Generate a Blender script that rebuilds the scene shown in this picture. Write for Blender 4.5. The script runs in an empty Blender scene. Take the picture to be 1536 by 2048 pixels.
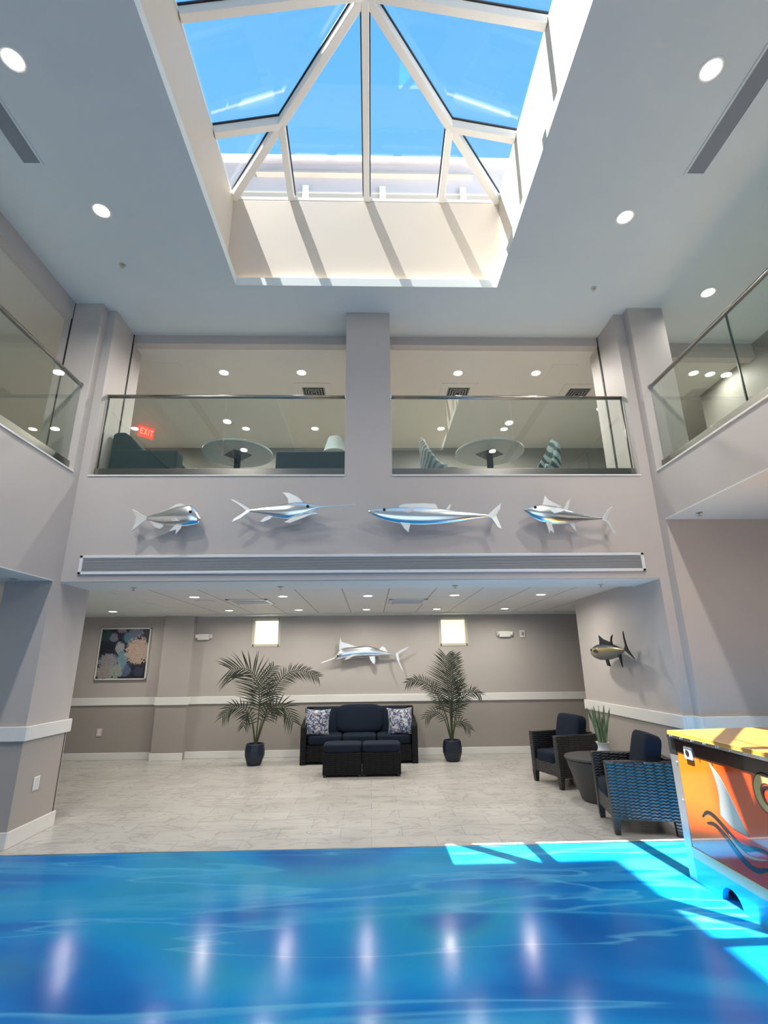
import bpy, bmesh, math, random
import numpy as np
from mathutils import Vector, Matrix

C = bpy.context.scene.collection
SC = bpy.context.scene
PI = math.pi

# ------------------------------------------------------------------ camera, world, sun, rear fill lamp, exposure
cam_d = bpy.data.cameras.new('camera')
cam = bpy.data.objects.new('camera', cam_d); C.objects.link(cam)
cam_d.sensor_fit = 'HORIZONTAL'; cam_d.sensor_width = 36.0
cam_d.lens = 36.0 * 994.425 / 1536.0
cam_d.clip_start = 0.05; cam_d.clip_end = 400
_p, _y, _r = (math.radians(a) for a in (16.91, 1.631, -0.653))
fw = Vector((math.sin(_y)*math.cos(_p), math.cos(_y)*math.cos(_p), math.sin(_p)))
rt = Vector((math.cos(_y), -math.sin(_y), 0)); up = rt.cross(fw)
r2 = rt*math.cos(_r) + up*math.sin(_r); u2 = -rt*math.sin(_r) + up*math.cos(_r)
cam.matrix_world = Matrix(((r2.x, u2.x, -fw.x, 0), (r2.y, u2.y, -fw.y, 0), (r2.z, u2.z, -fw.z, 1.6), (0, 0, 0, 1)))
SC.camera = cam

SC.view_settings.view_transform = 'Standard'; SC.view_settings.look = 'None'
SC.view_settings.gamma = 1.0; SC.view_settings.use_curve_mapping = False
SC.view_settings.exposure = 0.16
try:
    SC.cycles.max_bounces = 8; SC.cycles.diffuse_bounces = 4; SC.cycles.glossy_bounces = 4; SC.cycles.use_adaptive_sampling = True; SC.cycles.adaptive_threshold = 0.02
    SC.cycles.transparent_max_bounces = 16; SC.cycles.caustics_reflective = True
    SC.cycles.sample_clamp_indirect = 6.0; SC.cycles.use_denoising = True
except Exception: pass

SKY_STRENGTH = 1.0
SUN_STRENGTH = 35.0
REAR_FILL_W = 58.0
ATRIUM_LAMP_W = 32.0
ALCOVE_LAMP_W = 13.0
LOUNGE_LAMP_W = 28.0
COVE_W = 2.0

w = bpy.data.worlds.new('sky'); SC.world = w; w.use_nodes = True
nt = w.node_tree; nt.nodes.clear()
_tc = nt.nodes.new('ShaderNodeTexCoord'); _sx = nt.nodes.new('ShaderNodeSeparateXYZ')
_rp = nt.nodes.new('ShaderNodeValToRGB'); _bg = nt.nodes.new('ShaderNodeBackground'); _wo = nt.nodes.new('ShaderNodeOutputWorld')
nt.links.new(_tc.outputs['Generated'], _sx.inputs[0]); nt.links.new(_sx.outputs['Z'], _rp.inputs[0])
_rp.color_ramp.elements[0].position = 0.0; _rp.color_ramp.elements[0].color = (0.45, 0.72, 1.0, 1)
_rp.color_ramp.elements[1].position = 1.0; _rp.color_ramp.elements[1].color = (0.12, 0.45, 0.94, 1)
_e = _rp.color_ramp.elements.new(0.78); _e.color = (0.20, 0.57, 1.0, 1)
nt.links.new(_rp.outputs[0], _bg.inputs['Color']); _bg.inputs['Strength'].default_value = SKY_STRENGTH
nt.links.new(_bg.outputs[0], _wo.inputs['Surface'])

SUN_KX, SUN_KY = 0.33, 0.044      # sideways travel of a sun ray per metre it falls
sun_d = bpy.data.lights.new('sun', 'SUN'); sun = bpy.data.objects.new('sun', sun_d); C.objects.link(sun)
sun_d.energy = SUN_STRENGTH; sun_d.color = (1.0, 0.95, 0.88); sun_d.angle = math.radians(0.25)
sun.rotation_euler = Vector((SUN_KX, SUN_KY, -1)).to_track_quat('-Z', 'Y').to_euler()
sun.location = (-10, 0, 40)

rear_d = bpy.data.lights.new('rear_fill_lamp', 'AREA'); rear = bpy.data.objects.new('rear_fill_lamp', rear_d); C.objects.link(rear)
rear_d.shape = 'RECTANGLE'; rear_d.size = 8.0; rear_d.size_y = 4.6; rear_d.energy = REAR_FILL_W; rear_d.color = (0.93, 0.97, 1.0)
rear.location = (0, -5.8, 2.7); rear.rotation_euler = (PI/2, 0, 0)  # unseen lamp added behind the camera to fill the room with light

# ------------------------------------------------------------------ helpers
class MB:
    def __init__(s): s.v = []; s.f = []; s.m = []; s.mi = 0
    def add(s, vs, fs):
        b = len(s.v); s.v += [tuple(map(float, p)) for p in vs]
        for f in fs: s.f.append([b+i for i in f]); s.m.append(s.mi)
        return s
    def box(s, x0, x1, y0, y1, z0, z1):
        return s.add([(x0,y0,z0),(x1,y0,z0),(x1,y1,z0),(x0,y1,z0),(x0,y0,z1),(x1,y0,z1),(x1,y1,z1),(x0,y1,z1)],
                     [(0,3,2,1),(4,5,6,7),(0,1,5,4),(1,2,6,5),(2,3,7,6),(3,0,4,7)])
    def hexa(s, bot, top):
        return s.add(list(bot)+list(top), [(0,3,2,1),(4,5,6,7),(0,1,5,4),(1,2,6,5),(2,3,7,6),(3,0,4,7)])
    def bar(s, a, b, wd, ht, upv=(0,0,1), drop=0.0):
        a, b = Vector(a), Vector(b); d = (b-a).normalized(); u = Vector(upv); r = d.cross(u).normalized(); u = r.cross(d).normalized()
        o = u*drop
        q = [r*sx*wd/2 + u*sz*ht/2 + o for sx, sz in ((-1,-1),(1,-1),(1,1),(-1,1))]
        return s.add([a+k for k in q]+[b+k for k in q], [(0,1,2,3),(7,6,5,4),(0,4,5,1),(1,5,6,2),(2,6,7,3),(3,7,4,0)])
    def tube(s, pts, rad, seg=8, cap=True):
        pts = [Vector(p) for p in pts]; n = len(pts)
        if not hasattr(rad, '__len__'): rad = [rad]*n
        vs = []; ref = Vector((0.13, 0.31, 0.94))
        for i, p in enumerate(pts):
            d = (pts[min(i+1, n-1)]-pts[max(i-1, 0)]).normalized()
            r = d.cross(ref).normalized(); u = r.cross(d)
            for k in range(seg):
                a = 2*PI*k/seg; vs.append(p + (r*math.cos(a)+u*math.sin(a))*rad[i])
        fs = [(i*seg+k, i*seg+(k+1) % seg, (i+1)*seg+(k+1) % seg, (i+1)*seg+k) for i in range(n-1) for k in range(seg)]
        if cap: fs += [tuple(reversed(range(seg))), tuple((n-1)*seg+k for k in range(seg))]
        return s.add(vs, fs)
    def lathe(s, prof, c=(0,0,0), seg=24, flat=None):
        vs = []; n = len(prof)
        for r, z in prof:
            for k in range(seg):
                a = 2*PI*(k+.5)/seg; vs.append((c[0]+r*math.cos(a), c[1]+r*math.sin(a), c[2]+z))
        fs = [(i*seg+k, i*seg+(k+1) % seg, (i+1)*seg+(k+1) % seg, (i+1)*seg+k) for i in range(n-1) for k in range(seg)]
        fs += [tuple(reversed(range(seg))), tuple((n-1)*seg+k for k in range(seg))]
        return s.add(vs, fs)
    def prism(s, poly, fa, fb):
        n = len(poly); a = [fa(*p) for p in poly]; b = [fb(*p) for p in poly]
        return s.add(a+b, [tuple(range(n)), tuple(reversed(range(n, 2*n)))]+[(i, n+i, n+(i+1) % n, (i+1) % n) for i in range(n)])
    def sq(s, c, h, k=6, n=6, M=None):
        """rounded cushion: a cube pushed towards an L-k ball"""
        pts = {}; vs = []; fs = []
        def idx(p):
            key = tuple(round(x, 5) for x in p)
            if key not in pts:
                pts[key] = len(vs); v = Vector(p); L = sum(abs(x)**k for x in v)**(1.0/k)
                q = Vector((v.x/L*h[0], v.y/L*h[1], v.z/L*h[2]))
                if M is not None: q = M @ q
                vs.append(q + Vector(c))
            return pts[key]
        T = [-1+2*i/n for i in range(n+1)]
        for ax in range(3):
            for sg in (-1, 1):
                for i in range(n):
                    for j in range(n):
                        q = []
                        for a, b in ((T[i], T[j]), (T[i+1], T[j]), (T[i+1], T[j+1]), (T[i], T[j+1])):
                            p = [0, 0, 0]; p[ax] = sg; p[(ax+1) % 3] = a; p[(ax+2) % 3] = b; q.append(idx(p))
                        fs.append(tuple(q) if sg > 0 else tuple(reversed(q)))
        return s.add(vs, fs)
    def build(s, name, mat, parent=None, smooth=False, bevel=0, seg=2, fixn=True):
        me = bpy.data.meshes.new(name); off = parent_loc(parent)
        me.from_pydata([(x-off[0], y-off[1], z-off[2]) for x, y, z in s.v], [], s.f)
        for m in (mat if isinstance(mat, (list, tuple)) else [mat]): me.materials.append(m)
        for p, i in zip(me.polygons, s.m): p.material_index = i; p.use_smooth = smooth
        if fixn:
            b = bmesh.new(); b.from_mesh(me); bmesh.ops.recalc_face_normals(b, faces=b.faces); b.to_mesh(me); b.free()
        o = bpy.data.objects.new(name, me); C.objects.link(o)
        if parent is not None: o.parent = parent
        if bevel:
            md = o.modifiers.new('bevel', 'BEVEL'); md.width = bevel; md.segments = seg; md.limit_method = 'ANGLE'; md.angle_limit = math.radians(40)
        return o
def parent_loc(p):
    l = Vector((0, 0, 0))
    while p is not None: l += p.location; p = p.parent
    return l
def tag(o, label, cat, group=None, kind=None):
    o['label'] = label; o['category'] = cat
    if group: o['group'] = group
    if kind: o['kind'] = kind
    return o
def thing(name, label, cat, loc=(0,0,0), group=None, kind=None):
    o = bpy.data.objects.new(name, None); C.objects.link(o); o.location = loc; o.empty_display_size = 0.1
    return tag(o, label, cat, group, kind)
def struct(o, label, cat): return tag(o, label, cat, None, 'structure')
def copy_tree(o, parent=None):
    c = o.copy(); C.objects.link(c)
    if parent is not None: c.parent = parent
    for ch in list(o.children):
        if ch.type == 'MESH': copy_tree(ch, c)
    return c

# ------------------------------------------------------------------ materials
def mat(name, col=(.8,.8,.8), rough=.5, metal=0.0, spec=.5, coat=0.0, emis=None, es=0.0):
    m = bpy.data.materials.new(name); m.use_nodes = True; b = m.node_tree.nodes['Principled BSDF']
    b.inputs['Base Color'].default_value = (*col, 1); b.inputs['Roughness'].default_value = rough
    b.inputs['Metallic'].default_value = metal; b.inputs['Specular IOR Level'].default_value = spec
    b.inputs['Coat Weight'].default_value = coat
    if emis: b.inputs['Emission Color'].default_value = (*emis, 1); b.inputs['Emission Strength'].default_value = es
    return m
class N:
    """small node builder on a material"""
    def __init__(s, m): s.t = m.node_tree; s.b = s.t.nodes['Principled BSDF']
    def n(s, typ, **kw):
        x = s.t.nodes.new('ShaderNode'+typ)
        for k, v in kw.items():
            if k in x.inputs.keys(): x.inputs[k].default_value = v
            else: setattr(x, k, v)
        return x
    def l(s, a, b): s.t.links.new(a, b)
    def coord(s, scale=(1,1,1), kind='Object', rot=(0,0,0), loc=(0,0,0)):
        c = s.n('TexCoord'); mp = s.n('Mapping'); mp.inputs['Scale'].default_value = scale; mp.inputs['Rotation'].default_value = rot; mp.inputs['Location'].default_value = loc
        s.l(c.outputs[kind], mp.inputs[0]); return mp.outputs[0]
    def noise(s, vec, scale=5, detail=4, rough=.5, dist=0):
        x = s.n('TexNoise'); x.inputs['Scale'].default_value = scale; x.inputs['Detail'].default_value = detail
        x.inputs['Roughness'].default_value = rough; x.inputs['Distortion'].default_value = dist
        if vec is not None: s.l(vec, x.inputs['Vector'])
        return x.outputs['Fac']
    def ramp(s, fac, stops):
        x = s.n('ValToRGB'); cr = x.color_ramp
        while len(cr.elements) < len(stops): cr.elements.new(.5)
        for e, (p, c) in zip(cr.elements, stops):
            e.position = p; e.color = (*c, 1) if hasattr(c, '__len__') else (c, c, c, 1)
        s.l(fac, x.inputs[0]); return x.outputs[0]
    def mix(s, fac, a, b, mode='MIX'):
        x = s.n('Mix', data_type='RGBA', blend_type=mode)
        for i, v in ((0, fac), (6, a), (7, b)):
            if hasattr(v, 'is_linked') or hasattr(v, 'links'): s.l(v, x.inputs[i])
            elif hasattr(v, '__len__'): x.inputs[i].default_value = (*v, 1)
            else: x.inputs[i].default_value = v
        return x.outputs[2]
    def math(s, op, a, b=0.0, clamp=False):
        x = s.n('Math', operation=op, use_clamp=clamp)
        for i, v in ((0, a), (1, b)):
            if hasattr(v, 'links'): s.l(v, x.inputs[i])
            else: x.inputs[i].default_value = v
        return x.outputs[0]
    def bump(s, h, strength=.2, dist=.01):
        x = s.n('Bump'); x.inputs['Strength'].default_value = strength; x.inputs['Distance'].default_value = dist
        s.l(h, x.inputs['Height']); s.l(x.outputs[0], s.b.inputs['Normal'])
    def base(s, c): s.l(c, s.b.inputs['Base Color'])

def paint(name, col, low=None, split=0.98, rough=.55):
    m = mat(name, col, rough, spec=.3); n = N(m)
    nz = n.noise(n.coord(), 3.0, 3)
    top = n.mix(nz, tuple(c*.97 for c in col), tuple(min(1, c*1.03) for c in col))
    if low:
        g = n.n('NewGeometry'); sp = n.n('SeparateXYZ'); n.l(g.outputs['Position'], sp.inputs[0])
        f = n.math('LESS_THAN', sp.outputs[2], split); n.base(n.mix(f, top, low))
    else: n.base(top)
    n.bump(n.noise(n.coord(), 180, 2), .05, .002)
    return m
M_wall = paint('greige_wall_paint', (.52, .48, .462), (.42, .385, .355))
M_wall_dim = paint('greige_wall_paint_dimmed', (.455, .42, .395), (.36, .33, .30))  # copy of the wall paint, darkened so the alcove looks less lit
M_ceil = paint('white_ceiling_paint', (.70, .75, .745))
M_well = paint('white_well_paint', (.60, .535, .46))
M_trimw = paint('white_trim_paint', (.80, .79, .76), rough=.35)
M_lounge = paint('lounge_wall_paint', (.27, .26, .235))
M_loungeceil = paint('lounge_ceiling_paint', (.70, .67, .62))
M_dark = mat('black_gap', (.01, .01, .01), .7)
M_chrome = mat('polished_steel', (.93, .93, .93), .2, 1.0)
M_steel = mat('brushed_steel', (.62, .60, .57), .28, 1.0)
n = N(M_steel); n.bump(n.noise(n.coord((2, 2, 120)), 6, 2), .15, .002)
M_rail = mat('dark_satin_steel', (.30, .29, .27), .25, 1.0)
M_white = mat('white_plastic', (.78, .77, .74), .35)
M_lens = mat('lit_lens', (1, 1, 1), .5, emis=(1, .96, .88), es=9.0)
M_frame = mat('skylight_frame_white', (.80, .77, .72), .4)
M_gasket = mat('black_gasket', (.015, .02, .03), .5)
M_grille = mat('grille_blade_grey', (.66, .68, .71), .35)
M_vent = mat('vent_grey', (.22, .22, .22), .5)
M_teal = mat('dark_teal_upholstery', (.006, .027, .038), .85)
M_tabletop = mat('pale_laminate', (.50, .53, .52), .4)
M_black = mat('black_metal', (.012, .012, .014), .4)
M_red = mat('lit_red_sign', (.5, .02, .01), .4, emis=(1.0, .10, .06), es=1.1)
M_redlet = mat('lit_red_letters', (.9, .3, .2), .4, emis=(1.0, .42, .30), es=1.2)
M_navy = mat('navy_cushion_fabric', (.007, .013, .028), .9, spec=.25)
n = N(M_navy); n.bump(n.noise(n.coord(), 400, 2), .15, .002)
M_pot = mat('navy_pot_glaze', (.008, .014, .032), .45)
M_soil = mat('dark_soil', (.02, .015, .01), .95)
M_palm = mat('palm_leaf_green', (.02, .035, .015), .5); n = N(M_palm)
n.base(n.ramp(n.noise(n.coord(), 9, 3), [(.3, (.007, .014, .006)), (.7, (.022, .038, .017))]))
M_palmstem = mat('palm_stem', (.05, .065, .03), .6)
M_snake = mat('pale_green_leaf', (.2, .28, .14), .5); n = N(M_snake)
n.base(n.ramp(n.noise(n.coord((1, 1, .2)), 40, 2), [(.35, (.08, .14, .05)), (.65, (.30, .38, .22))]))
M_vase = mat('white_ceramic', (.72, .73, .76), .25)
M_drum = mat('charcoal_table', (.055, .055, .058), .55)
M_shade = mat('lamp_shade_grey', (.30, .36, .38), .7)

def wicker(name, c0, c1, sp_=.5, rg=.42):
    m = mat(name, c0, rg, spec=sp_); n = N(m); c = n.coord()
    sp = n.n('SeparateXYZ'); n.l(c, sp.inputs[0])
    hor = n.math('ADD', sp.outputs[0], sp.outputs[1])
    cell = n.math('MULTIPLY', n.math('FLOOR', n.math('MULTIPLY', hor, 11.0)), 3.14159)
    wob = n.math('MULTIPLY', n.math('SINE', n.math('MULTIPLY', hor, 138.0)), .8)
    row = n.math('SINE', n.math('ADD', n.math('ADD', n.math('MULTIPLY', sp.outputs[2], 225.0), wob), n.math('MULTIPLY', cell, .45)))
    gap = n.math('POWER', n.math('ABSOLUTE', n.math('SINE', n.math('MULTIPLY', hor, 11.0*3.14159))), .35)
    h = n.math('MULTIPLY', n.math('ADD', n.math('MULTIPLY', row, .5), .5, True), gap)
    n.base(n.mix(n.math('MULTIPLY', h, n.math('ADD', n.noise(c, 22, 3), .35, True)), c0, c1)); n.bump(h, .8, .006)
    return m
M_wick = wicker('black_wicker', (.006, .006, .007), (.020, .020, .022), .8, .34); M_wick_dim = wicker('black_wicker_dimmed', (.003, .003, .004), (.010, .010, .012), .18, .5)  # sofa and ottoman copy is darker: their weaker light put into the colour

# pale marble-look floor tile
M_tile = mat('pale_marble_tile', (.7, .69, .67), .22); n = N(M_tile)
v = n.coord(); br = n.n('TexBrick', offset=.5); n.l(v, br.inputs['Vector'])
for k, x in (('Scale', 1.0), ('Mortar Size', .0045), ('Brick Width', .61), ('Row Height', .305), ('Mortar Smooth', .3)): br.inputs[k].default_value = x
br.inputs['Color1'].default_value = (.52, .505, .48, 1); br.inputs['Color2'].default_value = (.57, .555, .53, 1); br.inputs['Mortar'].default_value = (.42, .405, .38, 1)
vein = n.ramp(n.noise(n.coord((.8, 1.7, 1)), 1.7, 6, .55, 1.6), [(.455, 1.0), (.495, .72), (.52, 1.0)])
cloud = n.ramp(n.noise(v, 1.6, 4), [(.3, .86), (.7, 1.0)])
n.base(n.mix(1.0, n.mix(.75, br.outputs['Color'], vein, 'MULTIPLY'), cloud, 'MULTIPLY'))

# poured blue epoxy floor
M_blue = mat('poured_blue_epoxy', (.01, .25, .65), .2, spec=.065); n = N(M_blue)
nb = n.noise(n.coord((.42, .85, 1), rot=(0, 0, .30)), .95, 3, .45, .9)
base = n.ramp(nb, [(.34, (.001, .085, .34)), (.42, (.002, .135, .44)), (.48, (.003, .175, .50)), (.55, (.005, .235, .54)), (.64, (.010, .25, .47)), (.74, (.002, .14, .42))])
st = n.noise(n.coord((.24, 1.0, 1), rot=(0, 0, -.10), loc=(3, 1, 0)), .9, 4, .5, .9)
streak = n.ramp(st, [(.52, 0.0), (.56, .42), (.575, .5), (.60, 0.0)])
fine = n.ramp(n.noise(n.coord((.22, 1.5, 1), rot=(0, 0, .10), loc=(7, 2, 0)), .8, 4, .5, .8), [(.485, 0.0), (.50, .5), (.508, 0.0)])
green = n.ramp(n.noise(n.coord((.5, 1, 1), loc=(1, 5, 2)), .9, 3), [(.60, 0.0), (.72, .35)])
b1 = n.mix(streak, base, (.04, .34, .62)); b2 = n.mix(fine, b1, (.09, .42, .68)); b3 = n.mix(green, b2, (.05, .28, .32))
n.base(b3)
n.l(n.ramp(n.noise(n.coord(), 3, 4), [(.3, .13), (.7, .19)]), n.b.inputs['Roughness'])
n.bump(n.noise(n.coord(), 25, 3), .03, .01)

# acoustic ceiling grid
M_act = mat('ceiling_tile', (.72, .71, .69), .7); n = N(M_act)
sp = n.n('SeparateXYZ'); n.l(n.coord(loc=(.37, 0, 0)), sp.inputs[0])
fx = n.math('ABSOLUTE', n.math('SUBTRACT', n.math('FRACT', n.math('DIVIDE', n.math('ADD', sp.outputs[0], 61.0), .61)), .5))
fy = n.math('ABSOLUTE', n.math('SUBTRACT', n.math('FRACT', n.math('DIVIDE', n.math('ADD', sp.outputs[1], 61.0), 1.22)), .5))
ln = n.math('MAXIMUM', n.math('GREATER_THAN', fx, .486), n.math('MULTIPLY', n.math('GREATER_THAN', fy, .494), .35))
n.base(n.mix(ln, (.72, .71, .69), (.34, .34, .34)))

def glass(name, tint, refl=1.0):
    m = bpy.data.materials.new(name); m.use_nodes = True; t = m.node_tree; t.nodes.clear()
    o = t.nodes.new('ShaderNodeOutputMaterial'); mx = t.nodes.new('ShaderNodeMixShader'); tr = t.nodes.new('ShaderNodeBsdfTransparent'); gl = t.nodes.new('ShaderNodeBsdfGlossy')
    lw = t.nodes.new('ShaderNodeLayerWeight'); lw.inputs[0].default_value = .5
    pw = t.nodes.new('ShaderNodeMath'); pw.operation = 'POWER'; pw.inputs[1].default_value = 5.0
    ml = t.nodes.new('ShaderNodeMath'); ml.operation = 'MULTIPLY_ADD'; ml.inputs[1].default_value = .96*refl; ml.inputs[2].default_value = .04*refl; ml.use_clamp = True
    t.links.new(lw.outputs['Facing'], pw.inputs[0]); t.links.new(pw.outputs[0], ml.inputs[0]); t.links.new(ml.outputs[0], mx.inputs[0])
    tr.inputs[0].default_value = (*tint, 1); gl.inputs['Roughness'].default_value = 0.0; gl.inputs['Color'].default_value = (1, 1, 1, 1)
    t.links.new(tr.outputs[0], mx.inputs[1]); t.links.new(gl.outputs[0], mx.inputs[2]); t.links.new(mx.outputs[0], o.inputs['Surface'])
    return m
M_glass = glass('green_tinted_glass', (.905, .945, .92), 2.0)
M_gedge = mat('dark_green_glass_edge', (.012, .03, .024), .2)
M_sky_glass = glass('clear_skylight_glass', (.97, .985, 1.0), .8)

# ------------------------------------------------------------------ setting
XL, XR, Y0, YA, ZC, ZL, ZS, ZSR = -3.364, 3.345, 5.465, 5.334, 5.988, 3.708, 2.482, 3.138
YE, YB, YW = 5.19, 6.05, 9.888
def boxes(name, mt, label, cat, *bs, bevel=0):
    m = MB()
    for b in bs: m.box(*b)
    return struct(m.build(name, mt, bevel=bevel), label, cat)
boxes('floor_atrium', M_blue, 'glossy poured blue atrium floor with pale wave streaks', 'floor', (-3.45, 3.6, -6.2, YE, -.2, 0))
boxes('floor_alcove', M_tile, 'pale marble tile floor of the seating alcove', 'floor', (-8.5, 8.5, YE+.02, 10.2, -.2, 0), (-8.5, -3.45, -6.2, YE+.02, -.2, 0), (3.6, 8.5, -6.2, YE+.02, -.2, 0))
boxes('trim_1', M_steel, 'thin metal strip between blue floor and tile floor', 'trim', (-3.45, 3.6, YE, YE+.02, -.2, .003))
# band with the fish, and the upper floor slabs around the atrium
boxes('wall_back', M_wall, 'grey upper wall band carrying the steel fish and long grille', 'wall',
      (XL, XR, Y0, 5.70, ZS, ZL), (XL, XR, 5.70, YB, ZS, 3.62))
boxes('ceiling_soffit', M_ceil, 'white plaster soffit under the edge of the back wall', 'ceiling', (XL, 3.237, Y0+.01, YB, ZS-.012, ZS))
boxes('floor_upper_back', M_lounge, 'upper lounge floor slab behind the back wall', 'floor', (-8.5, 8.5, YB, 10.2, 2.62, 3.66))
boxes('wall_left', M_wall, 'grey upper wall band of the left balcony', 'wall', (-3.85, XL, -6.2, Y0, ZS, ZL))
boxes('ceiling_left_wing', M_ceil, 'white underside of the left balcony', 'ceiling', (-8.5, -3.36, -6.2, YA+.01, ZS-.012, ZS-.001), (-8.5, -3.85, -6.2, YB, ZS, 3.66))
boxes('wall_right', M_wall, 'grey upper wall band of the right balcony', 'wall', (XR, 3.85, -6.2, YA+.13, ZSR, ZL))
boxes('ceiling_right_wing', M_ceil, 'white underside of the right balcony', 'ceiling', (XR-.003, 8.5, -6.2, YA, ZSR-.012, ZSR-.001), (3.85, 8.5, -6.2, YB, ZSR, 3.66))
boxes('wall_right_wing', M_wall, 'grey wall behind the orange cabinet under the right balcony', 'wall', (XR, 8.5, YA, 5.7, 0, ZSR))
boxes('wall_side_left', M_wall, 'outer wall of the left wing', 'wall', (-8.7, -8.5, -6.2, 10.2, 0, 6.4))
boxes('wall_side_right', M_wall, 'outer wall of the right wing', 'wall', (8.5, 8.7, -6.2, 10.2, 0, 6.4))
# unseen wall behind the camera; its glazing is made up for the fill lamp
boxes('wall_front', M_wall, 'unseen wall behind the viewer', 'wall', (-8.7, -4.1, -6.4, -6.2, 0, 6.4), (4.1, 8.7, -6.4, -6.2, 0, 6.4), (-4.1, 4.1, -6.4, -6.2, 5.1, 6.4))
m = MB()
for x in (-4.1, -2.05, 0, 2.05, 4.1): m.box(x-.04, x+.04, -6.36, -6.26, 0, 5.1)
for z in (.04, 2.4, 5.06): m.box(-4.1, 4.1, -6.35, -6.27, z-.04, z+.04)
wf = struct(m.build('window_4', M_steel), 'added unseen glazing behind the viewer, framing the fill lamp', 'window')
MB().box(-4.06, 4.06, -6.315, -6.305, .08, 5.02).build('pane', M_glass, wf)
# piers and pillars
boxes('wall_pier_left', M_wall, 'grey pier at the left edge of the alcove', 'wall', (-3.854, XL, YA, YB, 0, ZS))
boxes('wall_pier_right', M_wall, 'grey wall at the right of the alcove carrying the painted tuna', 'wall', (3.237, XR, Y0, YB, 0, ZS), (3.237, XR, YB, 7.897, 0, ZS+.05))
boxes('wall_pillar_left', M_wall, 'grey upper corner pillar at the left', 'wall', (-3.81, XL, YA, 6.235, ZL-.001, ZC), (-3.40, -3.263, Y0, 6.235, ZL-.001, ZC))
boxes('wall_pillar_right', M_wall, 'grey upper corner pillar at the right', 'wall', (XR, 3.80, YA, 6.235, ZL-.001, ZC), (3.223, 3.40, Y0, 6.235, ZL-.001, ZC))
boxes('wall_pillar_center', M_wall, 'grey square column between the two back openings', 'wall', (-.303, .256, Y0, 6.0, ZL-.001, ZC))
for nm, lab, b in (('trim_2', 'dark shutter track on the left corner pillar, facing the viewer', (-3.722, -3.706, YA-.006, YA, ZL, ZC)),
                   ('trim_3', 'dark shutter track inside the left back opening', (-3.263, -3.256, 5.95, 5.975, ZL, ZC)),
                   ('trim_4', 'dark shutter track inside the right back opening', (3.216, 3.223, 5.95, 5.985, ZL, ZC))):
    boxes(nm, M_dark, lab, 'trim', b)
# headers
boxes('wall_header_back', M_wall, 'grey header beam across the back openings', 'wall', (-3.4, 3.4, 5.964, 6.08, 5.855, ZC))
boxes('wall_header_left', M_wall, 'grey header beam along the left balcony', 'wall', (-3.82, -3.711, -6.2, YA, 5.755, ZC))
boxes('wall_header_right', M_wall, 'grey header beam at the end of the right balcony', 'wall', (3.80, 5.6, 6.07, 6.2, 5.75, ZC))
# lounge shells
boxes('wall_lounge_back', M_lounge, 'far wall of the upper lounge', 'wall', (-8.7, 8.7, 9.43, 9.6, 3.66, 5.98))
boxes('wall_lounge_right', M_lounge, 'right wall of the upper lounge', 'wall', (5.55, 5.7, -6.2, 7.3, 3.66, ZC))
boxes('ceiling_lounge', M_loungeceil, 'cream ceiling of the upper lounge', 'ceiling', (-8.7, 3.8, 6.08, 9.6, 5.85, 5.98), (3.8, 8.7, 6.2, 9.6, 5.85, 5.98), (-8.7, -3.82, -6.2, 6.08, 5.85, 5.98))
# alcove back wall with two window openings
def wall_with_holes(x0, x1, z0, z1, holes, y0, y1):
    m = MB(); xs = sorted({x0, x1, *[h[0] for h in holes], *[h[1] for h in holes]}); zs = sorted({z0, z1, *[h[2] for h in holes], *[h[3] for h in holes]})
    for a, b in zip(xs, xs[1:]):
        run = None
        for c, d in zip(zs, zs[1:]):
            if any(h[0] <= a and b <= h[1] and h[2] <= c and d <= h[3] for h in holes):
                if run: m.box(a, b, y0, y1, *run); run = None
            else: run = (run[0], d) if run else (c, d)
        if run: m.box(a, b, y0, y1, *run)
    return m
HO = [(-2.265, -1.755, 1.945, 2.44), (1.338, 1.868, 1.925, 2.43)]
struct(wall_with_holes(-8.5, 8.5, 0, 2.62, HO, YW, YW+.3).build('wall_alcove', M_wall_dim), 'grey two-tone back wall of the alcove', 'wall')
boxes('wall_pilaster', M_wall_dim, 'shallow pilaster on the alcove wall beside the coral picture', 'wall', (-3.90, -3.35, YW-.15, YW, 0, 2.52))
boxes('ceiling_alcove', M_act, 'tiled ceiling of the alcove', 'ceiling', (-3.37, 8.5, YB, 9.56, 2.52, 2.60))
boxes('ceiling_alcove_edge', M_ceil, 'plain plaster ceiling along the alcove wall and its left end', 'ceiling', (-8.5, -3.37, YB, 9.9, 2.505, 2.60), (-3.37, 8.5, 9.56, 9.9, 2.495, 2.60))
for i, (h, col, es, lab) in enumerate(zip(HO, ((1, .97, .80), (1, .88, .50)), (1.25, 1.1), ('small square lit window above the left palm', 'small square yellow-lit window above the right palm'))):
    mm = mat('lit_pane_%d' % (i+1), (.9, .9, .8), .4, emis=col, es=es); nn = N(mm)
    spz = nn.n('SeparateXYZ'); nn.l(nn.coord(kind='Generated'), spz.inputs[0])
    nn.l(nn.ramp(spz.outputs[2], [(.0, tuple(c*.92 for c in (col[0], col[1]*.98, col[2]*.75))), (.3, col)]), nn.b.inputs['Emission Color'])
    x0, x1, z0, z1 = h; f = MB(); t = .03
    for b in ((x0-.02, x0+t, YW-.012, YW+.13, z0-.02, z1+.02), (x1-t, x1+.02, YW-.012, YW+.13, z0-.02, z1+.02), (x0, x1, YW-.012, YW+.13, z0-.02, z0+t), (x0, x1, YW-.012, YW+.13, z1-t, z1+.02)): f.box(*b)
    fr = struct(f.build('window_%d' % (i+2), mat('window_frame_cream_%d' % i, (.62, .58, .48), .4), bevel=.004), lab, 'window')
    MB().box(x0+t, x1-t, YW+.10, YW+.115, z0+t, z1-t).build('pane', mm, fr)
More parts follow.
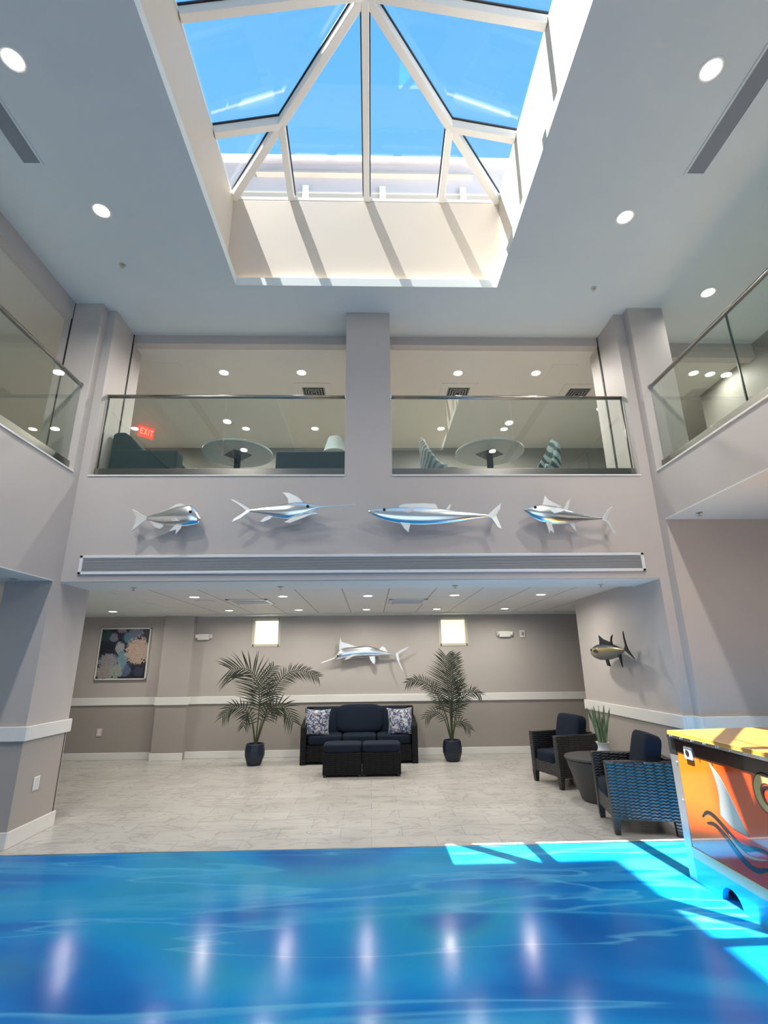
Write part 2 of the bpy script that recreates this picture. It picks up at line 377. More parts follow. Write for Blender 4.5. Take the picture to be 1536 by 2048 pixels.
# atrium ceiling with the skylight opening
LX0, LX1, LY0, LY1 = -1.618, 1.555, 1.31, 4.99
WX0, WX1, WY0, WY1, ZT = -1.775, 1.70, 1.24, 5.065, 7.42
m = MB()
for b in ((-3.82, LX0, -6.2, 6.0), (LX1, 5.6, -6.2, 6.1), (LX0, LX1, -6.2, LY0), (LX0, LX1, LY1, 6.0), (5.6, 8.6, -6.2, 6.1)): m.box(*b, ZC, ZC+.115)
struct(m.build('ceiling', M_ceil), 'pale grey-white atrium ceiling around the skylight', 'ceiling')
m = MB()
for b in ((WX0-.16, WX0, WY0-.16, WY1+.16), (WX1, WX1+.16, WY0-.16, WY1+.16), (WX0, WX1, WY0-.16, WY0), (WX0, WX1, WY1, WY1+.16)): m.box(*b, ZC+.10, ZT-.02)
struct(m.build('wall_skylight', M_well), 'white plaster walls of the skylight well', 'wall')
m = MB()
for b in ((-9, WX0-.16, -6.4, 10.2), (WX1+.16, 9, -6.4, 10.2), (WX0-.16, WX1+.16, -6.4, WY0-.16), (WX0-.16, WX1+.16, WY1+.16, 10.2)): m.box(*b, 6.9, 7.0)
struct(m.build('roof', mat('roof_membrane', (.5, .5, .48), .8)), 'flat roof around the skylight', 'roof')
# roof wall seen through the far panes
M_parapet = paint('parapet_cream', (.46, .41, .36)); M_parapet2 = paint('parapet_pale', (.50, .47, .50))
m = MB(); m.box(-9, 9, 6.6, 6.9, 7.0, 9.36); m.mi = 1; m.box(-9, 9, 6.62, 6.9, 9.36, 10.02); m.mi = 0; m.box(-1.95, 1.8, 6.52, 6.62, 9.70, 9.74); m.mi = 1
m.box(-9, 9, 6.5, 6.95, 10.02, 10.08)
rp = struct(m.build('roof_parapet', [M_parapet, M_parapet2]), 'pale roof wall beyond the far panes of the skylight', 'roof')
for x in (-1.09, .225, 1.61): MB().box(x-.05, x+.05, 6.54, 6.6, 9.20, 9.44).build('post', M_frame, rp)
# unseen mass added to block sun and shape the floor patch edges
boxes('unseen_sun_blocker', paint('sun_blocker_render', (.6, .57, .52)), 'added unseen mass that keeps sun off part of the skylight', 'building', (-24, -7.2, -30, 2.6, 7.0, 24.6), (-25, 2.08-SUN_KX*25, -31, 4.8-SUN_KY*25, 24.6, 25.0))

# ------------------------------------------------------------------ skylight
CX, CY = (WX0+WX1)/2, (WY0+WY1)/2; AP = Vector((CX, CY, 7.83))
sky = thing('window_1', 'pyramid skylight with white rafters and blue sky behind', 'skylight', (CX, CY, ZT), kind='structure')
ZB = ZT+.02
hx, hy = (WX1-WX0)/2, (WY1-WY0)/2
def zon(x, y): return ZB + (AP.z-ZB)*(1-max(abs(x-CX)/hx, abs(y-CY)/hy))
cor = [Vector((CX+sx*hx, CY+sy*hy, ZB)) for sx, sy in ((-1,-1),(1,-1),(1,1),(-1,1))]
def rafter(a, b, wd, name):
    r = MB().bar(a, b, wd, .12).build(name, M_frame, sky, bevel=.006)
    MB().bar(a, b, wd+.028, .018, drop=.069).build('gasket', M_gasket, r)
for c in cor: rafter(c, AP, .085, 'hip_rafter')
FR = .565
for s in (-1, 1):
    for k in (-1, 0, 1):
        x = CX + k*hx*FR; a = Vector((x, CY+s*hy, ZB)); b = AP if k == 0 else Vector((x, CY+s*hy*FR, zon(x, CY+s*hy*FR)))
        rafter(a, b, .078, 'rafter')
        y = CY + k*hy*FR; a = Vector((CX+s*hx, y, ZB)); b = AP if k == 0 else Vector((CX+s*hx*FR, y, zon(CX+s*hx*FR, y)))
        rafter(a, b, .078, 'rafter')
cb = MB()
for i in range(4):
    o1 = Vector((.055, .055, 0)); a, b = [q + Vector((math.copysign(.055, q.x-CX), math.copysign(.055, q.y-CY), 0)) for q in (cor[i], cor[(i+1) % 4])]; cb.bar(a, b, .11, .05, drop=-.005)
cb.build('curb', M_frame, sky)
up_ = Vector((0, 0, .085)); th = Vector((0, 0, .012))
for i in range(4):
    a, b = cor[i]+up_, cor[(i+1) % 4]+up_; c = AP+up_
    MB().add([a, b, c, a+th, b+th, c+th], [(0,1,2),(5,4,3),(0,3,4,1),(1,4,5,2),(2,5,3,0)]).build('pane', M_sky_glass, sky)
# warm cove strips behind the lip
for nm, loc, sx, sy in (('far', (CX, LY1+.04, ZC+.125), 3.2, .03), ('side', (LX0-.10, CY, ZC+.125), .03, 3.4)):
    d = bpy.data.lights.new('cove_lamp', 'AREA'); o = bpy.data.objects.new('cove_lamp', d); C.objects.link(o); o.parent = sky
    o.location = Vector(loc)-sky.location; o.rotation_euler = (PI, 0, 0); d.shape = 'RECTANGLE'; d.size = sx; d.size_y = sy; d.energy = COVE_W; d.color = (1, .72, .42)

# ------------------------------------------------------------------ chair rails and baseboards
RZ0, RZ1, RT = .915, 1.047, .028
def run(nm, lab, cat, *bs): boxes(nm, M_trimw, lab, cat, *bs, bevel=.006)
run('trim_5', 'white chair rail along the alcove back wall', 'trim', (-8.5, -3.925, YW-RT, YW, RZ0, RZ1), (-3.325, 8.5, YW-RT, YW, RZ0, RZ1), (-3.925, -3.325, YW-.15-RT, YW-.15, RZ0, RZ1), (-3.925, -3.90, YW-.15, YW, RZ0, RZ1), (-3.35, -3.325, YW-.15, YW, RZ0, RZ1))
run('trim_6', 'white chair rail wrapping the left pier', 'trim', (-3.88, XL+RT, YA-RT, YA, RZ0, RZ1), (XL, XL+RT, YA, YB+.03, RZ0, RZ1))
run('trim_7', 'white chair rail along the right alcove wall and on behind the cabinet', 'trim', (3.237-RT, 3.237, Y0-RT, 7.925, RZ0, RZ1), (3.237, XR, Y0-RT, Y0, RZ0, RZ1), (XR-RT, XR, YA-RT, Y0-RT, RZ0, RZ1), (XR, 8.5, YA-RT, YA, RZ0, RZ1))
run('baseboard_back', 'white baseboard along the alcove back wall', 'baseboard', (-8.5, -3.9, YW-.016, YW, 0, .12), (-3.35, 8.5, YW-.016, YW, 0, .12), (-3.916, -3.334, YW-.166, YW-.15, 0, .12))
run('baseboard_left', 'tall white baseboard around the left pier', 'baseboard', (-3.87, XL+.016, YA-.016, YA, 0, .145), (XL, XL+.016, YA, YB+.016, 0, .145))
run('baseboard_right', 'white baseboard along the right alcove wall', 'baseboard', (3.221, 3.237, Y0-.016, 7.91, 0, .12), (XR-.016, 8.5, YA-.016, YA, 0, .12), (3.237, XR-.016, Y0-.016, Y0, 0, .12))
boxes('trim_12', M_dark, 'dark strip standing for a shadow line down the lower left pier', 'trim', (XL, XL+.003, YB-.03, YB-.02, .145, .915))  # shadow gap at the pier edge put in as dark colour
# thin bright ledge caps under the balustrades
for i, (lab, b) in enumerate((('thin white ledge edge under the left back balustrade', (-3.263, -.303, Y0-.012, Y0+.06, ZL-.004, ZL+.012)), ('thin white ledge edge under the right back balustrade', (.256, 3.223, Y0-.012, Y0+.06, ZL-.004, ZL+.012)),
                              ('thin white ledge edge along the left balcony', (XL-.06, XL+.012, -6.2, YA, ZL-.004, ZL+.012)), ('thin white ledge edge along the right balcony', (XR-.012, XR+.06, -6.2, YA, ZL-.004, ZL+.012)))):
    boxes('trim_%d' % (i+8), M_trimw, lab, 'trim', b)

# ------------------------------------------------------------------ balustrades
def balustrade(label, axis, fix, a, b, splits, edges=(), zshoe=3.84, zrail=4.815):
    t = thing('glass_balustrade', label, 'balustrade', ((a+b)/2, fix, ZL) if axis == 'x' else (fix, (a+b)/2, ZL), 'glass balustrades around the upper floor')
    def bx(m, p, q, wdt, z0, z1):
        return m.box(p, q, fix-wdt/2, fix+wdt/2, z0, z1) if axis == 'x' else m.box(fix-wdt/2, fix+wdt/2, p, q, z0, z1)
    bx(MB(), a, b, .07, ZL, zshoe).build('base_shoe', M_rail, t, bevel=.004)
    cuts = [a, *splits, b]
    for p, q in zip(cuts, cuts[1:]): bx(MB(), p+.004, q-.004, .014, zshoe, zrail).build('glass_panel', M_glass, t)
    for q in edges: bx(MB(), q-.006, q+.006, .016, zshoe, zrail-.01).build('glass_edge', M_gedge, t)
    e = (a-.0, b+.0); P = [(x, fix, zrail) if axis == 'x' else (fix, x, zrail) for x in np.linspace(e[0], e[1], 4)]
    MB().tube(P, .024, 14).build('handrail', M_rail, t, smooth=True)
    for x in e:
        m = MB(); m.tube([(x-.006, fix, zrail), (x+.006, fix, zrail)] if axis == 'x' else [(fix, x-.006, zrail), (fix, x+.006, zrail)], .036, 14); m.build('end_flange', M_chrome, t, smooth=False)
    return t
balustrade('glass balustrade with steel rail across the left back opening', 'x', 5.59, -3.255, -.309, [-1.79], [-3.245])
balustrade('glass balustrade with steel rail across the right back opening', 'x', 5.59, .262, 3.215, [1.77], [3.205])
balustrade('glass balustrade along the left balcony edge, seen obliquely', 'y', -3.45, -6.0, 5.325, [.2, 2.0])
balustrade('glass balustrade along the right balcony edge, seen obliquely', 'y', 3.45, -6.0, 5.325, [.2, 2.05, 3.97], [3.97])

# ------------------------------------------------------------------ lamps in the ceilings
def make_downlight(r):
    t = thing('downlight', '-', 'ceiling light')
    m = MB(); m.lathe([(r*.80, -.002), (r*1.0, -.008), (r*1.12, -.006), (r*1.16, 0), (r*.8, 0)], seg=28); m.build('trim_ring', M_white, t, smooth=False)
    MB().lathe([(r*.82, -.006), (r*.82, -.001)], seg=28).build('lens', M_lens, t)
    return t
DL = {}
def downlight(x, y, z, r, watts, label, group):
    if r not in DL: DL[r] = t = make_downlight(r)
    else: t = copy_tree(DL[r])
    t.location = (x, y, z); tag(t, label, 'ceiling light', group)
    d = bpy.data.lights.new('lamp', 'AREA'); o = bpy.data.objects.new('lamp', d); C.objects.link(o); o.parent = t; o.location = (0, 0, -.02)
    d.shape = 'DISK'; d.size = r*1.5; d.spread = math.radians(152 if z > 5.9 else 168); d.energy = watts; d.color = (1, .95, .87) if z > 3 else (1, .93, .82)
    return t
G = 'round downlights in the atrium ceiling'
for x, y, lab in ((-2.685, 2.665, 'lit round downlight left of the skylight, nearer the viewer at the photo edge'), (-2.695, 3.973, 'lit round downlight left of the skylight, farther back above the left balustrade'),
                  (2.657, 2.632, 'lit round downlight right of the skylight, nearer the viewer beside the slot diffuser'), (2.641, 3.968, 'lit round downlight right of the skylight, farther back beyond the slot diffuser'),
                  (-2.69, 1.36, 'added unseen downlight left of the skylight, overhead of the viewer'), (2.65, 1.31, 'added unseen downlight right of the skylight, overhead of the viewer'),  # unseen pair added to brighten the floor near the camera
                  (4.226, 5.043, 'lit round downlight above the right balcony, beside the corner pillar')):
    downlight(x, y, ZC, .085, ATRIUM_LAMP_W*(.3 if x > 4 else 1), lab, G)
G = 'round downlights in the upper lounge ceiling'
for x, y, lab in ((-2.217, 6.667, 'lit lounge downlight over the left balustrade, near the hatch outline'), (-1.043, 6.657, 'lit lounge downlight over the left balustrade, just before its square vent'),
                  (1.35, 6.651, 'lit lounge downlight over the right balustrade, just before the vent by the column'), (2.555, 6.642, 'lit lounge downlight over the right balustrade, toward the right pillar'),
                  (-4.397, 8.557, 'lit lounge downlight beside the red exit sign'), (-2.335, 8.55, 'lit lounge downlight above the left cafe table, in the rear row'), (-1.041, 8.546, 'lit lounge downlight above the lamp shade, in the rear row'),
                  (1.344, 8.538, 'lit lounge downlight above the striped grey chair, in the rear row'), (2.552, 8.555, 'lit lounge downlight above the right cafe table, in the rear row'), (5.011, 6.622, 'lit lounge downlight seen through the right balcony glass, left of a pair'),
                  (5.289, 6.648, 'lit lounge downlight seen through the right balcony glass, right of a pair'), (-6.287, 8.583, 'lit lounge downlight seen low through the left balcony glass'), (4.056, 7.749, 'lit lounge downlight seen through glass beside the right pillar')):
    downlight(x, y, 5.85, .075, LOUNGE_LAMP_W*(.35 if x > 4.5 else 1), lab, G)
G = 'round downlights in the alcove ceiling'
rowf = ('first', 'second', 'third', 'fourth', 'fifth'); 
for i, (x, y) in enumerate(((-2.475, 7.09), (-1.241, 7.09), (-.039, 7.10), (1.196, 7.10), (2.44, 7.11))):
    downlight(x, y, 2.52, .075, ALCOVE_LAMP_W, 'lit alcove downlight, %s from the left in the front row' % rowf[i], G)
for i, (x, y) in enumerate(((-2.489, 8.93), (-1.271, 8.94), (-.076, 8.97), (1.18, 9.0), (2.412, 9.02))):
    downlight(x, y, 2.52, .075, ALCOVE_LAMP_W, 'lit alcove downlight, %s from the left in the rear tiled row' % rowf[i], G)
downlight(-4.444, 8.813, 2.505, .075, ALCOVE_LAMP_W, 'lit alcove downlight in plain ceiling before the coral picture', G)

G = 'round downlights under the side balconies'
for x, y, lab in ((-5.2, 4.3, 'lit downlight under the left balcony, farther back'), (-5.2, 1.8, 'lit downlight under the left balcony, nearer the viewer')):
    downlight(x, y, ZS-.012, .075, 5.0, lab, G)
for x, y, lab in ((4.9, 3.2, 'added unseen downlight under the right balcony, farther back'), (4.9, 1.4, 'added unseen downlight under the right balcony, nearer the viewer')):  # unseen lamps added to lift the light under the right balcony
    downlight(x, y, ZSR-.012, .075, 12.0, lab, G)
# vents, speaker, hatch outlines, slot diffusers, sprinklers
def square_vent(x, y, z, s, lab):
    t = thing('ceiling_vent', lab, 'vent', (x, y, z), 'square vents in the lounge ceiling')
    m = MB(); h = s/2
    for b in ((x-h-.12, x-h, y-h-.12, y+h+.12), (x+h, x+h+.12, y-h-.12, y+h+.12), (x-h, x+h, y-h-.12, y-h), (x-h, x+h, y+h, y+h+.12)): m.box(*b, z-.008, z)
    m.build('frame', M_loungeceil, t)
    m = MB()
    for k in range(4):
        q = h*(1-.24*k); p = q-.022
        for b in ((x-q, x-p, y-q, y+q), (x+p, x+q, y-q, y+q), (x-p, x+p, y-q, y-p), (x-p, x+p, y+p, y+q)): m.box(*b, z-.006-.004*k, z-.002)
    m.build('louver', M_vent, t); MB().box(x-h, x+h, y-h, y+h, z-.002, z).build('backing', M_dark, t)
    return t
square_vent(-.915, 7.25, 5.85, .36, 'square louvered vent in lounge ceiling over the left balustrade')
square_vent(1.44, 7.24, 5.85, .36, 'square louvered vent in lounge ceiling just right of the column')
square_vent(3.43, 7.25, 5.85, .36, 'square louvered vent in lounge ceiling near the right pillar')
def alcove_vent(x0, x1, y0, y1, lab, lit):
    t = thing('ceiling_vent', lab, 'vent', ((x0+x1)/2, (y0+y1)/2, 2.52), 'rectangular vents in the alcove ceiling'); z = 2.52
    m = MB()
    for b in ((x0, x0+.05, y0, y1), (x1-.05, x1, y0, y1), (x0, x1, y0, y0+.05), (x0, x1, y1-.05, y1)): m.box(*b, z-.014, z)
    m.build('frame', M_white if lit else M_grille, t, bevel=.003)
    m = MB()
    for k in range(7):
        y = y0+.07+k*(y1-y0-.14)/6; m.box(x0+.05, x1-.05, y-.008, y+.012, z-.012, z-.004)
    m.build('slat', M_white if lit else M_grille, t); MB().box(x0+.05, x1-.05, y0+.05, y1-.05, z-.002, z).build('backing', M_vent, t)
alcove_vent(-2.13, -1.52, 7.38, 7.99, 'white slatted vent in the alcove ceiling, left of the first window', True)
alcove_vent(.28, .86, 7.5, 8.08, 'grey slatted vent in the alcove ceiling, right of the marlin', False)
t = thing('ceiling_speaker', 'round grey speaker grille in the alcove ceiling by a downlight', 'speaker', (-2.49, 7.58, 2.52))
MB().lathe([(.15, 0), (.152, -.006), (.145, -.010), (.13, -.008)], (-2.49, 7.58, 2.52), 28).build('rim', M_grille, t); MB().lathe([(.13, -.002), (.128, -.009)], (-2.49, 7.58, 2.52), 28).build('mesh_cover', M_grille, t)
def hatch(x, y, s, lab):
    m = MB(); h = s/2; z = 5.85
    for b in ((x-h-.012, x-h, y-h, y+h), (x+h, x+h+.012, y-h, y+h), (x-h, x+h, y-h-.012, y-h), (x-h, x+h, y+h, y+h+.012)): m.box(*b, z-.004, z)
    t = tag(MB().box(x-h, x+h, y-h, y+h, z-.006, z).build('access_hatch', M_loungeceil), lab, 'hatch', (x, y) and 'flush access hatches in the lounge ceiling')
    m.build('frame', M_grille, t)
hatch(-2.99, 6.6, .36, 'flush square access hatch in lounge ceiling near the left pillar')
hatch(2.93, 6.6, .36, 'flush square access hatch in lounge ceiling near the right pillar')
def slot(x0, x1, lab):
    t = thing('slot_diffuser', lab, 'air vent', ((x0+x1)/2, 2.2, ZC), 'long slot diffusers in the atrium ceiling')
    m = MB(); y0, y1 = .6, 3.475
    for b in ((x0-.02, x0, y0, y1+.02), (x1, x1+.02, y0, y1+.02), (x0, x1, y1, y1+.02), (x0, x1, y0-.02, y0)): m.box(*b, ZC-.012, ZC)
    m.build('frame', M_ceil, t)
    MB().box(x0, x1, y0, y1, ZC-.006, ZC).build('grille_panel', mat('slot_grey', (.23, .25, .28), .5), t)
slot(-3.135, -2.985, 'long grey slot diffuser in the ceiling, left of the skylight'); slot(2.985, 3.145, 'long grey slot diffuser in the ceiling, right of the skylight')
def sprinkler(x, y, z, lab):
    t = thing('sprinkler_head', lab, 'sprinkler', (x, y, z), 'ceiling sprinkler heads')
    MB().lathe([(.035, 0), (.034, -.006), (.02, -.01)], (x, y, z), 14).build('escutcheon', M_steel, t)
    m = MB(); m.tube([(x, y, z-.005), (x, y, z-.03)], .008, 8); m.lathe([(.004, -.03), (.022, -.034), (.022, -.038), (.004, -.04)], (x, y, z), 12); m.build('deflector', M_steel, t)
for x, y, z, lab in ((-2.822, 4.683, ZC, 'small sprinkler head in the atrium ceiling, left of the skylight'), (2.752, 4.984, ZC, 'small sprinkler head in the atrium ceiling, right of the skylight'),
                     (-3.657, 5.168, ZS-.012, 'small sprinkler head under the left balcony by the pier'), (-2.749, 5.85, ZS-.012, 'small sprinkler head under the soffit, nearest the left pier'), (-1.055, 5.86, ZS-.012, 'small sprinkler head under the soffit, second from the left pier'),
                     (.999, 5.86, ZS-.012, 'small sprinkler head under the soffit, second from the right wall'), (2.742, 5.86, ZS-.012, 'small sprinkler head under the soffit, nearest the right wall'), (3.565, 5.075, ZSR-.012, 'small sprinkler head under the right balcony')):
    sprinkler(x, y, z, lab)

# long linear grille under the fish
t = thing('linear_air_grille', 'long white-framed slatted air grille below the steel fish', 'air vent', (-.05, Y0, 2.66))
gx0, gx1, gz0, gz1 = -3.187, 3.088, 2.557, 2.768; m = MB()
for b in ((gx0, gx0+.035, gz0, gz1), (gx1-.035, gx1, gz0, gz1), (gx0, gx1, gz0, gz0+.03), (gx0, gx1, gz1-.03, gz1)): m.box(b[0], b[1], Y0-.022, Y0, b[2], b[3])
m.build('frame', mat('grille_frame_white', (.74, .75, .77), .35), t, bevel=.004)
m = MB(); nb_ = 11
for k in range(nb_):
    z = gz0+.036+k*(gz1-gz0-.072)/(nb_-1); m.hexa([(gx0+.03, Y0-.016, z-.004), (gx1-.03, Y0-.016, z-.004), (gx1-.03, Y0-.002, z+.001), (gx0+.03, Y0-.002, z+.001)], [(gx0+.03, Y0-.016, z), (gx1-.03, Y0-.016, z), (gx1-.03, Y0-.002, z+.005), (gx0+.03, Y0-.002, z+.005)])
m.build('louver', M_grille, t); MB().box(gx0+.03, gx1-.03, Y0-.003, Y0, gz0+.03, gz1-.03).build('backing', mat('grille_shadow', (.12, .13, .14), .6), t)

# ------------------------------------------------------------------ mounted fish
FISH = {
'mahi': dict(
  top=[(-2.483,3.175),(-2.415,3.205),(-2.329,3.231),(-2.244,3.265),(-2.157,3.297),(-2.069,3.312),(-1.998,3.316),(-1.949,3.283),(-1.907,3.216),(-1.877,3.15)],
  bot=[(-2.478,3.141),(-2.442,3.134),(-2.368,3.111),(-2.277,3.086),(-2.186,3.068),(-2.079,3.063),(-1.973,3.076),(-1.913,3.094),(-1.888,3.109),(-1.877,3.15)],
  tail=[(-2.646,3.266),(-2.599,3.247),(-2.502,3.186),(-2.461,3.175),(-2.457,3.141),(-2.494,3.125),(-2.62,3.005),(-2.594,3.106),(-2.594,3.172)],
  dorsal=[(-2.431,3.19),(-2.244,3.269),(-2.169,3.322),(-2.116,3.333),(-2.07,3.316),(-2.015,3.306),(-2.155,3.274)],
  pelvic=[(-2.205,2.999),(-2.158,3.058),(-2.134,3.08),(-2.071,3.076),(-2.076,3.039),(-2.13,2.966),(-2.127,3.021)],
  anal=[(-2.442,3.137),(-2.38,3.059),(-2.315,3.037),(-2.282,3.059),(-2.274,3.096),(-2.369,3.119)],
  pect=[(-2.202,3.133),(-2.142,3.151),(-2.098,3.11),(-2.173,3.11)],
),
'sword': dict(
  top=[(-1.37,3.255),(-1.29,3.266),(-1.165,3.294),(-1.021,3.315),(-0.912,3.335),(-0.804,3.353),(-0.712,3.331),(-0.638,3.317),(-0.574,3.298),(-0.4,3.303),(-0.172,3.32)],
  bot=[(-1.369,3.236),(-1.25,3.209),(-1.158,3.186),(-1.049,3.162),(-0.922,3.139),(-0.832,3.147),(-0.743,3.175),(-0.68,3.212),(-0.573,3.283),(-0.4,3.296),(-0.172,3.312)],
  tail=[(-1.588,3.378),(-1.533,3.374),(-1.438,3.323),(-1.344,3.262),(-1.333,3.239),(-1.444,3.153),(-1.539,3.104),(-1.519,3.149),(-1.405,3.232),(-1.397,3.251),(-1.502,3.329)],
  dorsal=[(-1.001,3.463),(-0.918,3.454),(-0.824,3.409),(-0.758,3.347),(-0.821,3.318),(-0.921,3.318),(-0.933,3.386),(-0.968,3.43)],
  pelvic=[(-1.226,3.114),(-1.184,3.157),(-1.131,3.182),(-1.086,3.174),(-1.12,3.138),(-1.19,3.107)],
  pect=[(-0.956,3.098),(-0.868,3.15),(-0.743,3.194),(-0.589,3.206),(-0.741,3.137),(-0.883,3.087)],
  jaw=[(-0.743,3.194),(-0.654,3.229),(-0.577,3.202),(-0.688,3.18)],
),
'wahoo': dict(
  top=[(-0.03,3.24),(0.058,3.265),(0.168,3.274),(0.323,3.282),(0.544,3.282),(0.764,3.267),(0.984,3.239),(1.204,3.206),(1.347,3.187)],
  bot=[(-0.03,3.221),(0.08,3.155),(0.21,3.109),(0.362,3.079),(0.581,3.069),(0.8,3.084),(0.977,3.106),(1.156,3.139),(1.346,3.168)],
  tail=[(1.325,3.189),(1.408,3.265),(1.484,3.325),(1.47,3.258),(1.417,3.18),(1.471,3.02),(1.424,3.036),(1.365,3.139),(1.323,3.166)],
  dorsal=[(0.312,3.268),(0.33,3.303),(0.39,3.321),(0.589,3.328),(0.733,3.32),(0.768,3.256)],
  finlet=[(0.846,3.251),(0.9,3.315),(0.913,3.306),(0.892,3.251)],
  pelvic=[(0.33,3.092),(0.446,3.083),(0.421,2.979),(0.372,3.024)],
  pect=[(0.333,3.222),(0.433,3.257),(0.521,3.252),(0.409,3.206)],
),
'tuna': dict(
  top=[(1.737,3.253),(1.813,3.292),(1.949,3.308),(2.104,3.289),(2.234,3.246),(2.363,3.204),(2.493,3.169),(2.657,3.143)],
  bot=[(1.736,3.234),(1.821,3.148),(1.905,3.102),(2.057,3.067),(2.213,3.071),(2.372,3.1),(2.531,3.121),(2.656,3.132)],
  tail=[(2.624,3.146),(2.701,3.245),(2.756,3.282),(2.716,3.191),(2.689,3.127),(2.75,2.969),(2.712,2.983),(2.659,3.106),(2.621,3.127)],
  dorsal=[(1.951,3.287),(1.994,3.416),(2.038,3.361),(2.181,3.279),(2.101,3.263)],
  finlet=[(2.193,3.246),(2.245,3.34),(2.285,3.377),(2.262,3.297),(2.236,3.228)],
  pelvic=[(1.961,3.102),(2.027,3.102),(2.045,2.959),(2.0,2.995),(1.989,2.95)],
  anal=[(2.226,3.085),(2.293,3.089),(2.315,2.964)],
  pect=[(2.008,3.228),(2.1,3.251),(2.185,3.216),(2.058,3.182)],
),
'marlin': dict(
  top=[(-0.958,1.607),(-0.819,1.66),(-0.699,1.698),(-0.653,1.755),(-0.594,1.859),(-0.514,1.891),(-0.338,1.902),(-0.149,1.916),(-0.027,1.918),(0.095,1.88),(0.203,1.834),(0.338,1.793),(0.493,1.772)],
  bot=[(-0.958,1.599),(-0.819,1.645),(-0.699,1.668),(-0.652,1.659),(-0.591,1.658),(-0.511,1.664),(-0.337,1.694),(-0.148,1.707),(-0.027,1.71),(0.094,1.719),(0.202,1.737),(0.337,1.748),(0.493,1.75)],
  tail=[(0.466,1.776),(0.596,1.847),(0.741,1.908),(0.664,1.839),(0.52,1.763),(0.537,1.614),(0.617,1.433),(0.562,1.504),(0.491,1.653),(0.466,1.744)],
  dorsal=[(-0.601,1.833),(-0.593,1.977),(-0.581,2.075),(-0.556,1.996),(-0.447,1.965),(-0.311,1.919),(-0.176,1.894),(-0.338,1.869)],
  finlet=[(0.149,1.851),(0.217,1.909),(0.271,1.876),(0.324,1.784)],
  pelvic=[(-0.034,1.723),(0.074,1.722),(0.083,1.644),(0.069,1.574),(0.019,1.613),(-0.017,1.671)],
  pect=[(-0.504,1.657),(-0.444,1.721),(-0.351,1.759),(-0.203,1.77),(-0.35,1.72),(-0.431,1.676)],
),
'ytuna': dict(
  top=[(-7.025,1.732),(-6.942,1.776),(-6.836,1.803),(-6.691,1.811),(-6.523,1.807),(-6.367,1.792),(-6.225,1.755),(-6.086,1.73)],
  bot=[(-7.031,1.711),(-6.989,1.664),(-6.867,1.625),(-6.721,1.604),(-6.508,1.61),(-6.312,1.636),(-6.199,1.676),(-6.091,1.715)],
  tail=[(-6.104,1.733),(-6.068,1.773),(-6.075,1.873),(-6.061,1.94),(-6.054,1.862),(-6.035,1.771),(-6.016,1.726),(-5.955,1.672),(-5.88,1.61),(-5.977,1.659),(-6.066,1.701),(-6.11,1.715)],
  dorsal=[(-6.752,1.805),(-6.742,1.855),(-6.747,1.925),(-6.638,1.872),(-6.462,1.829),(-6.408,1.793)],
  finlet=[(-6.46,1.8),(-6.405,1.889),(-6.355,1.913),(-6.399,1.841),(-6.388,1.79)],
  pelvic=[(-6.561,1.615),(-6.484,1.619),(-6.448,1.53),(-6.53,1.539)],
  anal=[(-6.276,1.654),(-6.209,1.676),(-6.21,1.518)],
  pect=[(-6.832,1.737),(-6.712,1.744),(-6.632,1.708),(-6.794,1.706)],
),
}
M_fin = mat('satin_steel_fin', (.95, .95, .94), .42, 1.0)
